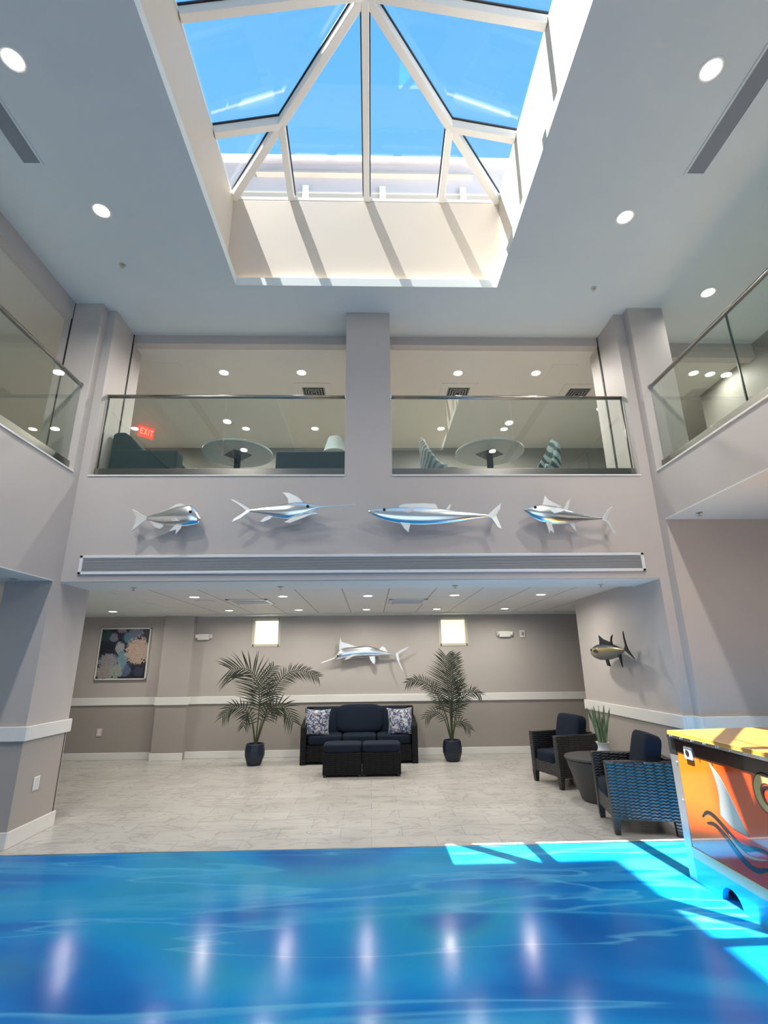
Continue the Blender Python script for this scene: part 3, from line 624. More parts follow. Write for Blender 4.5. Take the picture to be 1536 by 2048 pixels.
def fish(key, name, label, eye, wall, off, axis='y', bm=M_chrome, fm=M_fin, flat=.42, bill=None, curve=.0):
    D = FISH[key]; s0 = D['top'][0]
    if axis == 'y': W = lambda a, d, b: (a, wall-off-d, b)
    else: W = lambda a, d, b: (wall-off-d, -a, b)
    tp = sorted(D['top']); bt = sorted(D['bot'])
    xa, xb = max(tp[0][0], bt[0][0]), min(tp[-1][0], bt[-1][0]); NS, MS = 44, 18
    u = np.linspace(0, 1, NS); xs = xa + (xb-xa)*(u - .12*np.sin(2*PI*u)/(2*PI)*2)
    def sm(p):
        q = np.interp(xs, [k[0] for k in p], [k[1] for k in p])
        for _ in range(2): q[1:-1] = (q[:-2]+2*q[1:-1]+q[2:])/4
        return q
    T, B = sm(tp), sm(bt); cz, h = (T+B)/2, np.maximum((T-B)/2, .003)
    hm = h.max(); t = thing(name, label, 'fish sculpture', W((xa+xb)/2, 0, float(cz.mean())), 'mounted steel fish' if bm is M_chrome else None)
    wd = flat*np.minimum(h, hm)**.85*hm**.15
    vs = []
    for i in range(NS):
        for k in range(MS):
            a = 2*PI*k/MS; ca, sa = math.cos(a), math.sin(a)
            ca = math.copysign(abs(ca)**.9, ca)
            vs.append(W(xs[i], ca*wd[i], cz[i]+sa*h[i]))
    fs = [(i*MS+k, i*MS+(k+1) % MS, (i+1)*MS+(k+1) % MS, (i+1)*MS+k) for i in range(NS-1) for k in range(MS)]
    fs += [tuple(range(MS)), tuple((NS-1)*MS+k for k in range(MS))]
    MB().add(vs, fs).build('body', bm, t, smooth=True)
    names = {'tail': 'tail_fin', 'dorsal': 'dorsal_fin', 'finlet': 'rear_dorsal_fin', 'pelvic': 'pelvic_fin', 'anal': 'anal_fin', 'pect': 'pectoral_fin', 'jaw': 'lower_jaw'}
    cx = float(np.mean(xs))
    for k, nm in names.items():
        if k not in D: continue
        P = D[k]; x = float(np.mean([p[0] for p in P])); wl = float(np.interp(x, xs, wd)); hh = float(np.interp(x, xs, cz))
        if k in ('pect', 'jaw', 'pelvic'):
            f = lambda a, b, e: W(a, wl*.82*(1 if k != 'pelvic' else .6) + (.045 if k == 'pect' else .0)*min(1, abs(a-P[0][0])/.25) + e, b)
        else:
            f = lambda a, b, e: W(a, e + .05*(abs(b-hh)**1.2 if k == 'tail' else 0), b)
        MB().prism(P, lambda a, b: f(a, b, .007), lambda a, b: f(a, b, -.007)).build(nm, fm, t, bevel=.003, seg=1)
    ex, ez = eye; we = float(np.interp(ex, xs, wd)); he = float(np.interp(ex, xs, h)); c0 = float(np.interp(ex, xs, cz))
    d = we*math.sqrt(max(.05, 1-((ez-c0)/he)**2)); c = W(ex, d, ez); r = .018
    MB().sq(c, (r, r, r), 2, 4).build('eye', M_black, t, smooth=True)
    MB().tube([W(cx, 0, float(np.interp(cx, xs, cz))), W(cx, -off, float(np.interp(cx, xs, cz)))], .015, 8).build('wall_mount', M_steel, t)
    return t
fish('mahi', 'snapper_sculpture', 'polished steel blunt-headed fish on the wall, leftmost of the row', (-1.985, 3.222), Y0, .12)
fish('sword', 'swordfish_sculpture', 'polished steel swordfish with long bill pointing right below the left balustrade', (-.70, 3.287), Y0, .12)
fish('wahoo', 'wahoo_sculpture', 'long slender polished steel fish facing left below the right balustrade', (.155, 3.245), Y0, .12)
fish('tuna', 'tuna_sculpture', 'plump polished steel tuna facing left, rightmost on the upper wall', (1.86, 3.262), Y0, .12, flat=.55)
fish('marlin', 'marlin_sculpture', 'polished steel marlin hanging on the alcove wall above the sofa', (-.62, 1.74), YW, .14)
M_tuna = mat('painted_tuna', (.3, .3, .2), .42, spec=.3, coat=.08); n = N(M_tuna); sp = n.n('SeparateXYZ'); n.l(n.coord(kind='Generated'), sp.inputs[0])
n.base(n.ramp(n.math('ADD', sp.outputs[2], n.math('MULTIPLY', n.math('SUBTRACT', n.noise(n.coord(), 12, 3), .5), .08)), [(.0, (.17, .155, .155)), (.42, (.18, .165, .14)), (.55, (.22, .15, .035)), (.70, (.30, .26, .11)), (.76, (.012, .013, .018)), (1.0, (.006, .008, .014))]))
M_tunafin = mat('painted_tuna_fin', (.008, .010, .016), .5, spec=.2)
fish('ytuna', 'painted_tuna_mount', 'dark-backed yellow-banded tuna mounted on the right alcove wall', (-6.90, 1.74), 3.237, .2, 'x', M_tuna, M_tunafin, .75)

# ------------------------------------------------------------------ upper lounge furniture
def cafe_table(x, y, lab):
    t = thing('cafe_table', lab, 'table', (x, y, 3.66), 'round cafe tables in the upper lounge')
    MB().lathe([(.44, 4.42), (.48, 4.43), (.48, 4.455), (.47, 4.46)], (x, y, 0), 48).build('tabletop', M_tabletop, t)
    m = MB(); s = .20; m.add([(x-s, y, 4.415), (x, y-s, 4.415), (x+s, y, 4.415), (x, y+s, 4.415), (x-s, y, 4.42), (x, y-s, 4.42), (x+s, y, 4.42), (x, y+s, 4.42)], [(0,3,2,1),(4,5,6,7),(0,1,5,4),(1,2,6,5),(2,3,7,6),(3,0,4,7)]); m.build('mounting_plate', M_black, t)
    MB().tube([(x, y, 3.69), (x, y, 4.416)], .045, 16).build('pedestal', M_black, t, smooth=True)
    MB().lathe([(.27, 0), (.27, .012), (.05, .03)], (x, y, 3.66), 28).build('base', M_black, t)
cafe_table(-1.86, 6.5, 'round pale cafe table behind the left back balustrade'); cafe_table(1.69, 6.47, 'round pale cafe table behind the right back balustrade')
t = thing('lounge_sofa', 'dark teal lounge sofa, its arm against the left back balustrade glass', 'sofa', (-2.9, 6.5, 3.66))
MB().box(-3.0, -2.40, 5.98, 7.3, 3.74, 4.08).build('seat', M_teal, t, bevel=.04, seg=3)
MB().box(-3.22, -2.39, 5.76, 5.96, 3.70, 4.18).build('armrest', M_teal, t, bevel=.03, seg=3)
MB().prism([(-3.24, 3.7), (-3.24, 4.40), (-3.19, 4.43), (-3.10, 4.43), (-3.02, 4.38), (-2.86, 4.21), (-2.80, 4.12), (-2.80, 3.7)], lambda a, b: (a, 5.80, b), lambda a, b: (a, 7.3, b)).build('backrest', M_teal, t, bevel=.02, seg=3)
for lx, ly in ((-3.15, 5.82), (-2.45, 5.82), (-3.15, 7.2), (-2.45, 7.2)): MB().box(lx-.025, lx+.025, ly-.025, ly+.025, 3.66, 3.75).build('leg', M_black, t)
t = thing('lounge_bench', 'low dark teal bench behind the glass, just left of the column', 'bench', (-.8, 6.1, 3.66))
MB().box(-1.18, -.25, 5.76, 5.94, 3.72, 4.16).build('armrest', M_teal, t, bevel=.03, seg=3); MB().box(-1.18, -.25, 5.95, 7.1, 3.78, 4.06).build('seat', M_teal, t, bevel=.04)
for lx, ly in ((-1.12, 5.82), (-.32, 5.82), (-1.12, 7.0), (-.32, 7.0)): MB().box(lx-.025, lx+.025, ly-.025, ly+.025, 3.66, 3.79).build('leg', M_black, t)
t = thing('table_lamp', 'lamp with grey tapered shade behind the teal bench', 'lamp', (-.58, 7.6, 3.66))
MB().lathe([(.2, 4.93), (.115, 5.2)], (-.58, 7.6, 0), 28).build('lamp_shade', M_shade, t, smooth=False); MB().tube([(-.58, 7.6, 3.7), (-.58, 7.6, 4.95)], .014, 10).build('stem', M_steel, t); MB().lathe([(.14, 0), (.14, .03), (.02, .05)], (-.58, 7.6, 3.66), 20).build('base', M_steel, t)
def tub_chair(x, y, rz, m0, lab):
    t = thing('tub_chair', lab, 'chair', (0, 0, 0), 'tub chairs in the upper lounge')
    m = MB(); R0, NSG = .29, 18; vs = []; fs = []
    for i in range(NSG+1):
        a = math.radians(200*i/NSG - 10); hgt = .83-.50*min(1, (abs(i/NSG-.5)*2)**1.3*1.25)
        for r, z in ((R0-.03, .18), (R0, .24), (R0+.015, hgt-.05), (R0-.02, hgt), (R0-.07, hgt-.04), (R0-.06, .24), (R0-.08, .18)): vs.append((r*math.cos(a), r*math.sin(a), z))
    for i in range(NSG):
        for k in range(7): fs.append((i*7+k, i*7+(k+1) % 7, (i+1)*7+(k+1) % 7, (i+1)*7+k))
    fs += [tuple(range(7)), tuple(NSG*7+k for k in range(7))]
    m.add(vs, fs).build('backrest', m0, t, smooth=True)
    MB().sq((0, 0, .25), (.22, .23, .06), 5).build('seat', M_teal, t, smooth=True)
    for a in (45, 135, 225, 315): MB().tube([(.2*math.cos(math.radians(a)), .2*math.sin(math.radians(a)), .22), (.26*math.cos(math.radians(a)), .26*math.sin(math.radians(a)), 0)], [.018, .012], 8).build('leg', M_black, t)
    t.location = (x, y, 3.66); t.rotation_euler = (0, 0, rz); return t
def stripe(name, a, b, sc):
    m = mat(name, a, .8); n = N(m); wv = n.n('TexWave', wave_type='BANDS', bands_direction='DIAGONAL'); n.l(n.coord(), wv.inputs['Vector'])
    wv.inputs['Scale'].default_value = sc; wv.inputs['Distortion'].default_value = 5; wv.inputs['Detail'].default_value = 1
    n.base(n.ramp(wv.outputs['Fac'], [(.45, a), (.6, b)])); return m
tub_chair(.95, 6.03, math.radians(82), stripe('pale_wave_fabric', (.14, .18, .19), (.36, .40, .40), 5), 'pale grey wave-striped tub chair left of the right cafe table')
tub_chair(2.21, 6.05, math.radians(-80), stripe('dark_wave_fabric', (.01, .035, .045), (.22, .30, .30), 4), 'dark teal white-striped tub chair right of the right cafe table')
t = thing('exit_sign', 'red lit exit sign hanging from the lounge ceiling behind the left glass', 'sign', (-4.15, 8.45, 5.85))
MB().box(-4.27, -3.99, 8.43, 8.47, 5.62, 5.83).build('panel', M_red, t, bevel=.006); MB().box(-4.15, -4.11, 8.44, 8.46, 5.83, 5.85).build('bracket', M_white, t)
LET = {'E': [(0,.2,0,1),(.2,.7,.84,1),(.2,.6,.42,.58),(.2,.7,0,.16)], 'X': None, 'I': [(.1,.3,0,1)], 'T': [(0,.7,.84,1),(.26,.44,0,.84)]}
m = MB(); x0 = -4.245
for ch, adv in (('E', .068), ('X', .072), ('I', .04), ('T', .06)):
    H = .12; zb = 5.665
    if ch == 'X':
        for sgn in (0, 1):
            q = [(0,0),(.2,0),(.75,1),(.55,1)] if not sgn else [(.55,0),(.75,0),(.2,1),(0,1)]
            m.prism(q, lambda a, b: (x0+a*.075, 8.428, zb+b*H), lambda a, b: (x0+a*.075, 8.431, zb+b*H))
    else:
        for a0, a1, b0, b1 in LET[ch]: m.box(x0+a0*.075, x0+a1*.075, 8.428, 8.431, zb+b0*H, zb+b1*H)
    x0 += adv
m.build('lettering', M_redlet, t)
t.rotation_euler = (0, 0, math.radians(48))

# ------------------------------------------------------------------ alcove wall pieces
t = thing('coral_picture', 'square white-framed picture of pale coral shapes on near-black', 'picture', (-4.66, YW, 1.83))
ax0, ax1, az0, az1 = -5.13, -4.19, 1.358, 2.295; m = MB(); fwd = .022
for b in ((ax0, ax0+fwd, az0, az1), (ax1-fwd, ax1, az0, az1), (ax0, ax1, az0, az0+fwd), (ax0, ax1, az1-fwd, az1)): m.box(b[0], b[1], YW-.05, YW, b[2], b[3])
m.build('frame', mat('pale_picture_frame', (.68, .67, .62), .4), t, bevel=.003)
M_art = mat('coral_painting', (.02, .02, .03), .5); n = N(M_art); gv = n.coord(kind='Generated'); sp = n.n('SeparateXYZ'); n.l(gv, sp.inputs[0])
nz = n.noise(n.coord(), 20, 6, .65, 1.0); fine = n.noise(n.coord((1, 1, 3)), 30, 5, .6, 2.5)
col = n.mix(n.noise(n.coord(), 5, 3), (.006, .007, .014), (.022, .026, .05))
def blob(cx, cz, rx, rz, c, soft=.05):
    global col
    dx = n.math('DIVIDE', n.math('SUBTRACT', sp.outputs[0], cx), rx); dz = n.math('DIVIDE', n.math('SUBTRACT', sp.outputs[2], cz), rz)
    d = n.math('SQRT', n.math('ADD', n.math('MULTIPLY', dx, dx), n.math('MULTIPLY', dz, dz)))
    d = n.math('ADD', d, n.math('MULTIPLY', n.math('SUBTRACT', nz, .5), 1.9))
    f = n.ramp(d, [(.93, 1.0), (1.0, 0.0)])
    cc = n.mix(n.ramp(fine, [(.40, 0.0), (.55, 1.0)]), tuple(k*.45 for k in c), c)
    col = n.mix(f, col, cc)
for a in ((.10, .88, .16, .13, (.03, .07, .07)), (.27, .83, .09, .10, (.20, .21, .25)), (.42, .97, .10, .05, (.28, .22, .22)), (.60, .84, .16, .13, (.10, .20, .30)), (.72, .93, .16, .09, (.16, .18, .26)),
          (.56, .16, .14, .14, (.10, .14, .24)), (.86, .14, .10, .10, (.04, .05, .09)), (.42, .62, .10, .12, (.36, .37, .40)), (.22, .34, .22, .16, (.30, .28, .32)), (.20, .13, .26, .14, (.34, .32, .29)),
          (.50, .36, .11, .20, (.18, .32, .38)), (.40, .14, .13, .16, (.32, .36, .33)), (.80, .55, .26, .27, (.52, .40, .33))): blob(*a)
n.base(col)
MB().box(ax0+fwd, ax1-fwd, YW-.042, YW-.005, az0+fwd, az1-fwd).build('canvas', M_art, t)
def emergency_light(x, lab):
    t = thing('emergency_light', lab, 'emergency light', (x, YW, 2.12), 'white emergency lights on the alcove wall')
    MB().box(x-.11, x+.11, YW-.07, YW, 2.06, 2.17).build('housing', M_white, t, bevel=.01)
    for s in (-1, 1):
        h = MB(); h.tube([(x+s*.10, YW-.05, 2.13), (x+s*.15, YW-.06, 2.125)], [.03, .045], 14); h.build('lamp_head', M_white, t)
emergency_light(-3.185, 'white two-headed emergency light beside the pilaster'); emergency_light(2.59, 'white two-headed emergency light at the right end of the alcove wall')
t = thing('alarm_strobe', 'white wall alarm plate right of the emergency light', 'alarm', (2.945, YW, 2.12)); MB().box(2.895, 2.995, YW-.03, YW, 2.05, 2.19).build('plate', M_white, t, bevel=.006); MB().box(2.925, 2.965, YW-.045, YW-.03, 2.09, 2.15).build('lens', mat('clear_strobe_lens', (.35, .35, .36), .2), t)
t = thing('wall_outlet', 'pink-white wall outlet low on the alcove wall below the picture', 'outlet', (-4.915, YW, .457), 'wall outlets'); MB().box(-4.96, -4.87, YW-.012, YW, .39, .525).build('cover_plate', mat('outlet_pinkish', (.66, .60, .56), .4), t, bevel=.004)
m = MB()
for z in (.43, .485): m.box(-4.935, -4.895, YW-.016, YW-.012, z-.018, z+.018)
m.build('socket', M_white, t)
t = thing('wall_outlet', 'white wall outlet on the left pier above its baseboard', 'outlet', (XL, 5.645, .487), 'wall outlets'); MB().box(XL, XL+.012, 5.60, 5.69, .425, .55).build('cover_plate', M_white, t, bevel=.004)
m = MB()
for z in (.46, .515): m.box(XL+.012, XL+.016, 5.625, 5.665, z-.018, z+.018)
m.build('socket', M_vase, t)

# ------------------------------------------------------------------ sofa, ottomans, pillows
SX0, SX1, SY0, SY1 = -1.185, .785, 9.09, 9.80
t = thing('wicker_sofa', 'black wicker three-seat sofa with dark navy cushions', 'sofa', ((SX0+SX1)/2, 9.45, 0)); AW = .10
for s, xx in ((0, SX0), (1, SX1-AW)):
    MB().prism([(SY0, 0.0), (SY0, .575), (SY0+.03, .61), (SY1-.12, .70), (SY1-.12, 0.0)], lambda a, b: (xx, a, b), lambda a, b: (xx+AW, a, b)).build('armrest', M_wick_dim, t, bevel=.012)
MB().box(SX0+.02, SX1-.02, SY1-.12, SY1, .0, .855).build('back_panel', M_wick_dim, t, bevel=.012)
MB().box(SX0+AW, SX1-AW, SY0+.03, SY1-.12, .04, .30).build('seat_base', M_wick_dim, t, bevel=.01)
sw = (SX1-SX0-2*AW)/3
for k in range(3):
    cx = SX0+AW+sw*(k+.5); MB().sq((cx, SY0+.30, .375), (sw/2-.004, .30, .078), 7, 8).build('seat_cushion', M_navy, t, smooth=True)
    R_ = Matrix.Rotation(math.radians(-12), 3, 'X'); mid = k == 1
    MB().sq((cx, SY0+.50-(.05 if mid else 0), .655+(.01 if mid else -.03)), (sw/2+(.12 if mid else -.004), .085, .235), 5, 8, R_).build('back_cushion', M_navy, t, smooth=True)
def pillow(x, y, z, rz, lab, mt):
    m = MB(); K = 14; vs = []; fs = []; S = .215; M_ = Matrix.Rotation(math.radians(-16), 3, 'X') @ Matrix.Rotation(rz, 3, 'Y')
    for sd in (-1, 1):
        for i in range(K+1):
            for j in range(K+1):
                a, b = -1+2*i/K, -1+2*j/K; e = (1-a**4)*(1-b**4); pin = 1-.10*(1-abs(a)**2)*abs(b)**3-.0
                px = a*S*(1-.07*(1-b*b)*abs(a)**3 + .05*(abs(a*b))**3); pz = b*S*(1-.07*(1-a*a)*abs(b)**3 + .05*(abs(a*b))**3)
                vs.append(M_ @ Vector((px, sd*.075*max(e, 0)**.5, pz)) + Vector((x, y, z)))
    o = (K+1)**2
    for i in range(K):
        for j in range(K):
            q = [i*(K+1)+j, (i+1)*(K+1)+j, (i+1)*(K+1)+j+1, i*(K+1)+j+1]; fs += [tuple(q), tuple(o+k for k in reversed(q))]
    o_ = MB().add(vs, fs).build('throw_pillow', mt, None, smooth=True)
    b = bmesh.new(); b.from_mesh(o_.data); bmesh.ops.remove_doubles(b, verts=b.verts, dist=1e-5); bmesh.ops.recalc_face_normals(b, faces=b.faces); b.to_mesh(o_.data); b.free()
    return tag(o_, lab, 'pillow', 'patterned throw pillows on the sofa')
M_pil = mat('navy_white_print', (.3, .3, .4), .85); n = N(M_pil)
n.base(n.ramp(n.noise(n.coord(), 16, 6, .62, 2.0), [(.42, (.035, .045, .11)), (.49, (.09, .11, .19)), (.54, (.42, .43, .46)), (.64, (.55, .55, .55))]))
pillow(-.925, 9.21, .645, .03, 'navy and white patterned pillow on the sofa by the left palm', M_pil); pillow(.50, 9.21, .645, -.03, 'navy and white patterned pillow on the sofa by the right palm', M_pil)
def ottoman(x0, x1, lab):
    t = thing('wicker_ottoman', lab, 'ottoman', ((x0+x1)/2, 8.3, 0), 'black wicker ottomans before the sofa')
    MB().box(x0, x1, 8.125, 8.55, .03, .33).build('base', M_wick_dim, t, bevel=.01); MB().sq(((x0+x1)/2, 8.337, .385), ((x1-x0)/2, .218, .062), 8, 8).build('cushion', M_navy, t, smooth=True)
    for lx in (x0+.03, x1-.03):
        for ly in (8.155, 8.52): MB().box(lx-.02, lx+.02, ly-.02, ly+.02, 0, .035).build('leg', M_black, t)
ottoman(-.718, -.145, 'black wicker ottoman with navy cushion, next to the left palm side'); ottoman(-.135, .442, 'black wicker ottoman with navy cushion, next to the right palm side')

# ------------------------------------------------------------------ armchairs
def make_chair():
    t = thing('wicker_armchair', '-', 'armchair'); Wd, Dp, A = .64, .64, .085
    for xx in (0, Wd-A): MB().hexa([(xx, .012, .13), (xx+A, .012, .13), (xx+A, Dp, .13), (xx, Dp, .13)], [(xx, 0, .645), (xx+A, 0, .645), (xx+A, Dp+.03, .645), (xx, Dp+.03, .645)]).build('armrest', M_wick, t, bevel=.010)
    MB().box(A, Wd-A, .02, .10, .14, .30).build('front_panel', M_wick, t, bevel=.006)
    MB().box(A, Wd-A, Dp-.06, Dp+.02, .14, .66).build('back_panel', M_wick, t, bevel=.01)
    MB().box(A, Wd-A, .06, Dp-.05, .16, .28).build('seat_base', M_wick, t)
    MB().sq((Wd/2, .29, .35), (Wd/2-A-.004, .28, .08), 7, 8).build('seat_cushion', M_navy, t, smooth=True)
    MB().sq((Wd/2+.01, .47, .65), (Wd/2-A+.01, .085, .23), 7, 8, Matrix.Rotation(math.radians(-14), 3, 'X')).build('back_cushion', M_navy, t, smooth=True)
    for lx in (.035, Wd-.035):
        for ly in (.045, Dp-.035):
            a, b = .034, .024; MB().hexa([(lx-b, ly-b, 0), (lx+b, ly-b, 0), (lx+b, ly+b, 0), (lx-b, ly+b, 0)], [(lx-a, ly-a, .14), (lx+a, ly-a, .14), (lx+a, ly+a, .14), (lx-a, ly+a, .14)]).build('leg', M_wick, t)
    return t
ch = make_chair(); c2 = copy_tree(ch)
ch.location = (2.271, 7.74, 0); ch.rotation_euler = (0, 0, math.radians(-73.7)); tag(ch, 'black wicker armchair with navy cushions, farther one near the alcove back', 'armchair', 'black wicker armchairs')
c2.location = (2.434, 6.017, 0); c2.rotation_euler = (0, 0, math.radians(-100.4)); tag(c2, 'wicker armchair whose side glows blue, nearer one beside the orange cabinet', 'armchair', 'black wicker armchairs')
t = thing('drum_table', 'charcoal tapered drum table between the two armchairs', 'side table', (2.75, 6.62, 0))
MB().lathe([(.20, 0), (.22, .02), (.33, .36), (.36, .46)], (2.75, 6.62, 0), 36).build('body', M_drum, t, smooth=True); MB().lathe([(.37, .46), (.375, .47), (.37, .485)], (2.75, 6.62, 0), 36).build('tabletop', M_drum, t)
vx, vy, vz = 2.80, 6.50, .485
t = thing('snake_plant', 'upright pale green strappy plant in a white waisted vase on the drum table', 'plant', (vx, vy, vz))
MB().lathe([(.075, 0), (.10, .012), (.098, .04), (.075, .075), (.062, .10), (.060, .13), (.075, .165), (.082, .175), (.07, .172), (.055, .14)], (vx, vy, vz), 28).build('vase', M_vase, t, smooth=True)
rnd = random.Random(4)
for k in range(17):
    a = rnd.uniform(0, 2*PI); lean = rnd.uniform(.01, .12); H = rnd.uniform(.30, .47); bx_, by_ = vx+.035*math.cos(a), vy+.035*math.sin(a); wl = rnd.uniform(.010, .019)
    tx, ty = bx_+lean*math.cos(a), by_+lean*math.sin(a)*.8; m = MB(); vs = []; pa = rnd.uniform(-.6, .6)
    for i in range(9):
        s_ = i/8; wq = wl*(1-.15*s_)*(1 if s_ < .8 else max(.08, (1-s_)/.2)); c = Vector((bx_+(tx-bx_)*s_**1.5, by_+(ty-by_)*s_**1.5, vz+.13+H*s_)); r = Vector((math.cos(pa), math.sin(pa), 0))*wq; q = Vector((-math.sin(pa), math.cos(pa), 0))*.0035
        vs += [c-r, c-q, c+r, c+q]
    fs = [(i*4+k2, i*4+(k2+1) % 4, (i+1)*4+(k2+1) % 4, (i+1)*4+k2) for i in range(8) for k2 in range(4)]+[(0,1,2,3),(35,34,33,32)]
    m.add(vs, fs).build('leaf', M_snake, t, smooth=False)

# ------------------------------------------------------------------ potted palms
def palm(x, y, lab, fronds, seed, pr):
    t = thing('potted_palm', lab, 'potted plant', (x, y, 0), 'potted palms flanking the sofa'); rnd = random.Random(seed)
    p = MB().lathe([(.105*pr, 0), (.118*pr, .006), (.165*pr, .14), (.168*pr, .22), (.150*pr, .32), (.140*pr, .335), (.128*pr, .325), (.126*pr, .29)], (x, y, 0), 9).build('pot', M_pot, t, bevel=.008)
    MB().lathe([(.125*pr, .285), (.12*pr, .30), (.02, .312)], (x, y, 0), 16).build('soil', M_soil, p)
    for pts, dep, ln, wid, start in fronds:
        P = np.array([[a, 0, b] for a, b in pts], float); P[0] = (x+(P[0][0]-x)*.6, 0, .29)
        d = np.r_[0, np.cumsum(np.linalg.norm(np.diff(P, axis=0), axis=1))]; L = d[-1]; S = np.linspace(0, L, 26)
        Q = np.stack([np.interp(S, d, P[:, k]) for k in range(3)], 1)
        for _ in range(4): Q[1:-1] = (Q[:-2]+2*Q[1:-1]+Q[2:])/4
        Q[:, 1] = y + dep*np.linspace(0, 1, 26)**1.4
        Q = [Vector(q) for q in Q]; m = MB(); m.mi = 0
        m.tube(Q, [.012*(1-.8*i/25)+.0015 for i in range(26)], 6)
        m.mi = 1; K = int(ln[2]*1.25); ln = (ln[0]*1.28, ln[1]*1.28, K); wid = wid*1.25
        for k in range(K):
            s_ = start+(1-start)*k/(K-1); f = s_*25; i = min(int(f), 24); c = Q[i].lerp(Q[i+1], f-i); tg = (Q[i+1]-Q[i]).normalized()
            e = (s_-start)/(1-start); length = (ln[0]+(ln[1]-ln[0])*e)*(.55+.45*math.sin(PI*min(1, .18+e*.75)))
            side0 = tg.cross(Vector((0, 1, 0))).normalized(); nrm = Vector((0, -1, 0))
            for sg in (-1, 1):
                fwdk = .42+.75*e; dirv = (side0*sg*1.0 + tg*fwdk + Vector((0, rnd.uniform(-.35, .25), 0))).normalized()
                w0 = wid*(.8+.4*rnd.random()); Lh = length*rnd.uniform(.88, 1.1); drp = rnd.uniform(.15, .4)*wid*8
                bn = dirv.cross(nrm).normalized(); vs = []
                for j in range(5):
                    q = j/4; wq = w0*(.55+.9*q if q < .4 else (1-q)*1.5+.03)*.5; cc = c+dirv*Lh*q+Vector((0, 0, -drp*q*q)); vs += [cc-bn*wq, cc+Vector((0, -.002, 0)), cc+bn*wq, cc+Vector((0, .003, 0))]
                fs = [(j*4+k2, j*4+(k2+1) % 4, (j+1)*4+(k2+1) % 4, (j+1)*4+k2) for j in range(4) for k2 in range(4)]+[(0,1,2,3),(19,18,17,16)]
                m.add(vs, fs)
        m.build('frond', [M_palmstem, M_palm], t, fixn=False)
palm(-1.955, 9.206, 'tall palm in a navy pot left of the sofa, one frond arching right', [
 ([(-1.94,.33),(-1.94,.48),(-1.91,.85),(-1.93,1.23),(-2.01,1.46),(-2.19,1.56),(-2.41,1.53)], -.15, (.40,.40,20), .019, .40),
 ([(-1.93,.33),(-1.84,.66),(-1.75,.97),(-1.63,1.28),(-1.5,1.44),(-1.3,1.51),(-1.09,1.48),(-.93,1.39)], -.05, (.20,.16,24), .017, .40),
 ([(-1.95,.33),(-2.0,.66),(-2.09,.85),(-2.24,.94),(-2.37,.94),(-2.47,.78)], -.2, (.16,.17,13), .018, .42),
 ([(-1.93,.33),(-1.81,.72),(-1.7,.87),(-1.57,.96),(-1.44,.93),(-1.30,.70)], -.25, (.20,.24,14), .019, .38),
 ([(-1.94,.33),(-1.93,.85),(-1.9,1.2),(-1.83,1.42),(-1.74,1.56)], .15, (.30,.18,18), .018, .42),
 ([(-1.95,.33),(-2.03,.73),(-2.1,.84),(-2.14,.63)], -.1, (.14,.16,9), .017, .45),
 ([(-1.93,.33),(-1.87,.72),(-1.8,.91),(-1.72,.92),(-1.63,.77)], .1, (.15,.15,10), .016, .45)], 11, 1.0)
palm(1.385, 9.263, 'tall potted palm in a navy pot to the right of the sofa, upright feathered crown', [
 ([(1.38,.33),(1.38,.55),(1.37,.9),(1.35,1.19),(1.33,1.48),(1.34,1.70)], -.05, (.40,.30,24), .017, .34),
 ([(1.39,.33),(1.4,.9),(1.46,1.37),(1.50,1.58),(1.53,1.72)], .12, (.26,.20,20), .018, .42),
 ([(1.37,.33),(1.32,.67),(1.23,.9),(1.15,1.09),(1.04,1.21),(.91,1.31),(.76,1.33),(.64,1.27)], -.1, (.14,.15,20), .017, .40),
 ([(1.39,.33),(1.46,.72),(1.52,.9),(1.6,1.01),(1.71,1.1),(1.80,1.13),(1.89,1.07)], -.1, (.14,.15,18), .017, .36),
 ([(1.37,.33),(1.29,.61),(1.23,.74),(1.13,.80),(1.03,.80),(.93,.70)], -.15, (.12,.15,11), .014, .45),
 ([(1.39,.33),(1.44,.55),(1.49,.63),(1.58,.63),(1.68,.52)], -.1, (.10,.13,9), .014, .45),
 ([(1.38,.33),(1.42,.78),(1.45,1.08),(1.54,1.24),(1.64,1.26)], .14, (.16,.16,14), .016, .42)], 23, .98)

# ------------------------------------------------------------------ orange painted cabinet
t = thing('painted_cabinet', 'glossy orange painted cabinet with white sail, black waves and yellow top', 'cabinet', (2.95, 2.8, 0))
KX, KY0, KY1, KX1, KZ = 2.45, .9, 4.315, 3.42, .99
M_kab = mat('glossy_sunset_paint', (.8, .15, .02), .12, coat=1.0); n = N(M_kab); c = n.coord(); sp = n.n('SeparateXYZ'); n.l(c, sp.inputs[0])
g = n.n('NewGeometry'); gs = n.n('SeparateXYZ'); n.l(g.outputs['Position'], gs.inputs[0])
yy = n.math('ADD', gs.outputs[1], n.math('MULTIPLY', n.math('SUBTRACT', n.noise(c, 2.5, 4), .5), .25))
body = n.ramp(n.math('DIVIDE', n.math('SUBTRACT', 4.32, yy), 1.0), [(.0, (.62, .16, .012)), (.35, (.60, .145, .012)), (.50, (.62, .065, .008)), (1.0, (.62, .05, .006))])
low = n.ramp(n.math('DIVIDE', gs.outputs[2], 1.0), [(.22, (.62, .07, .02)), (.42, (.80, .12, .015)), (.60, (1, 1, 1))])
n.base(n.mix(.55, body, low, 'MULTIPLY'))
slope = lambda dz: dz
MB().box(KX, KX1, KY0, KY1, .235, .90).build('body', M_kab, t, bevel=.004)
MB().box(KX-.004, KX1, KY0, KY1, .90, KZ).build('apron', mat('dark_brown_apron', (.045, .016, .010), .2, coat=.5), t)
MB().box(KX-.005, KX1, KY0, KY1, .165, .235).build('stripe', mat('sand_stripe', (.62, .46, .20), .2, coat=.5), t)
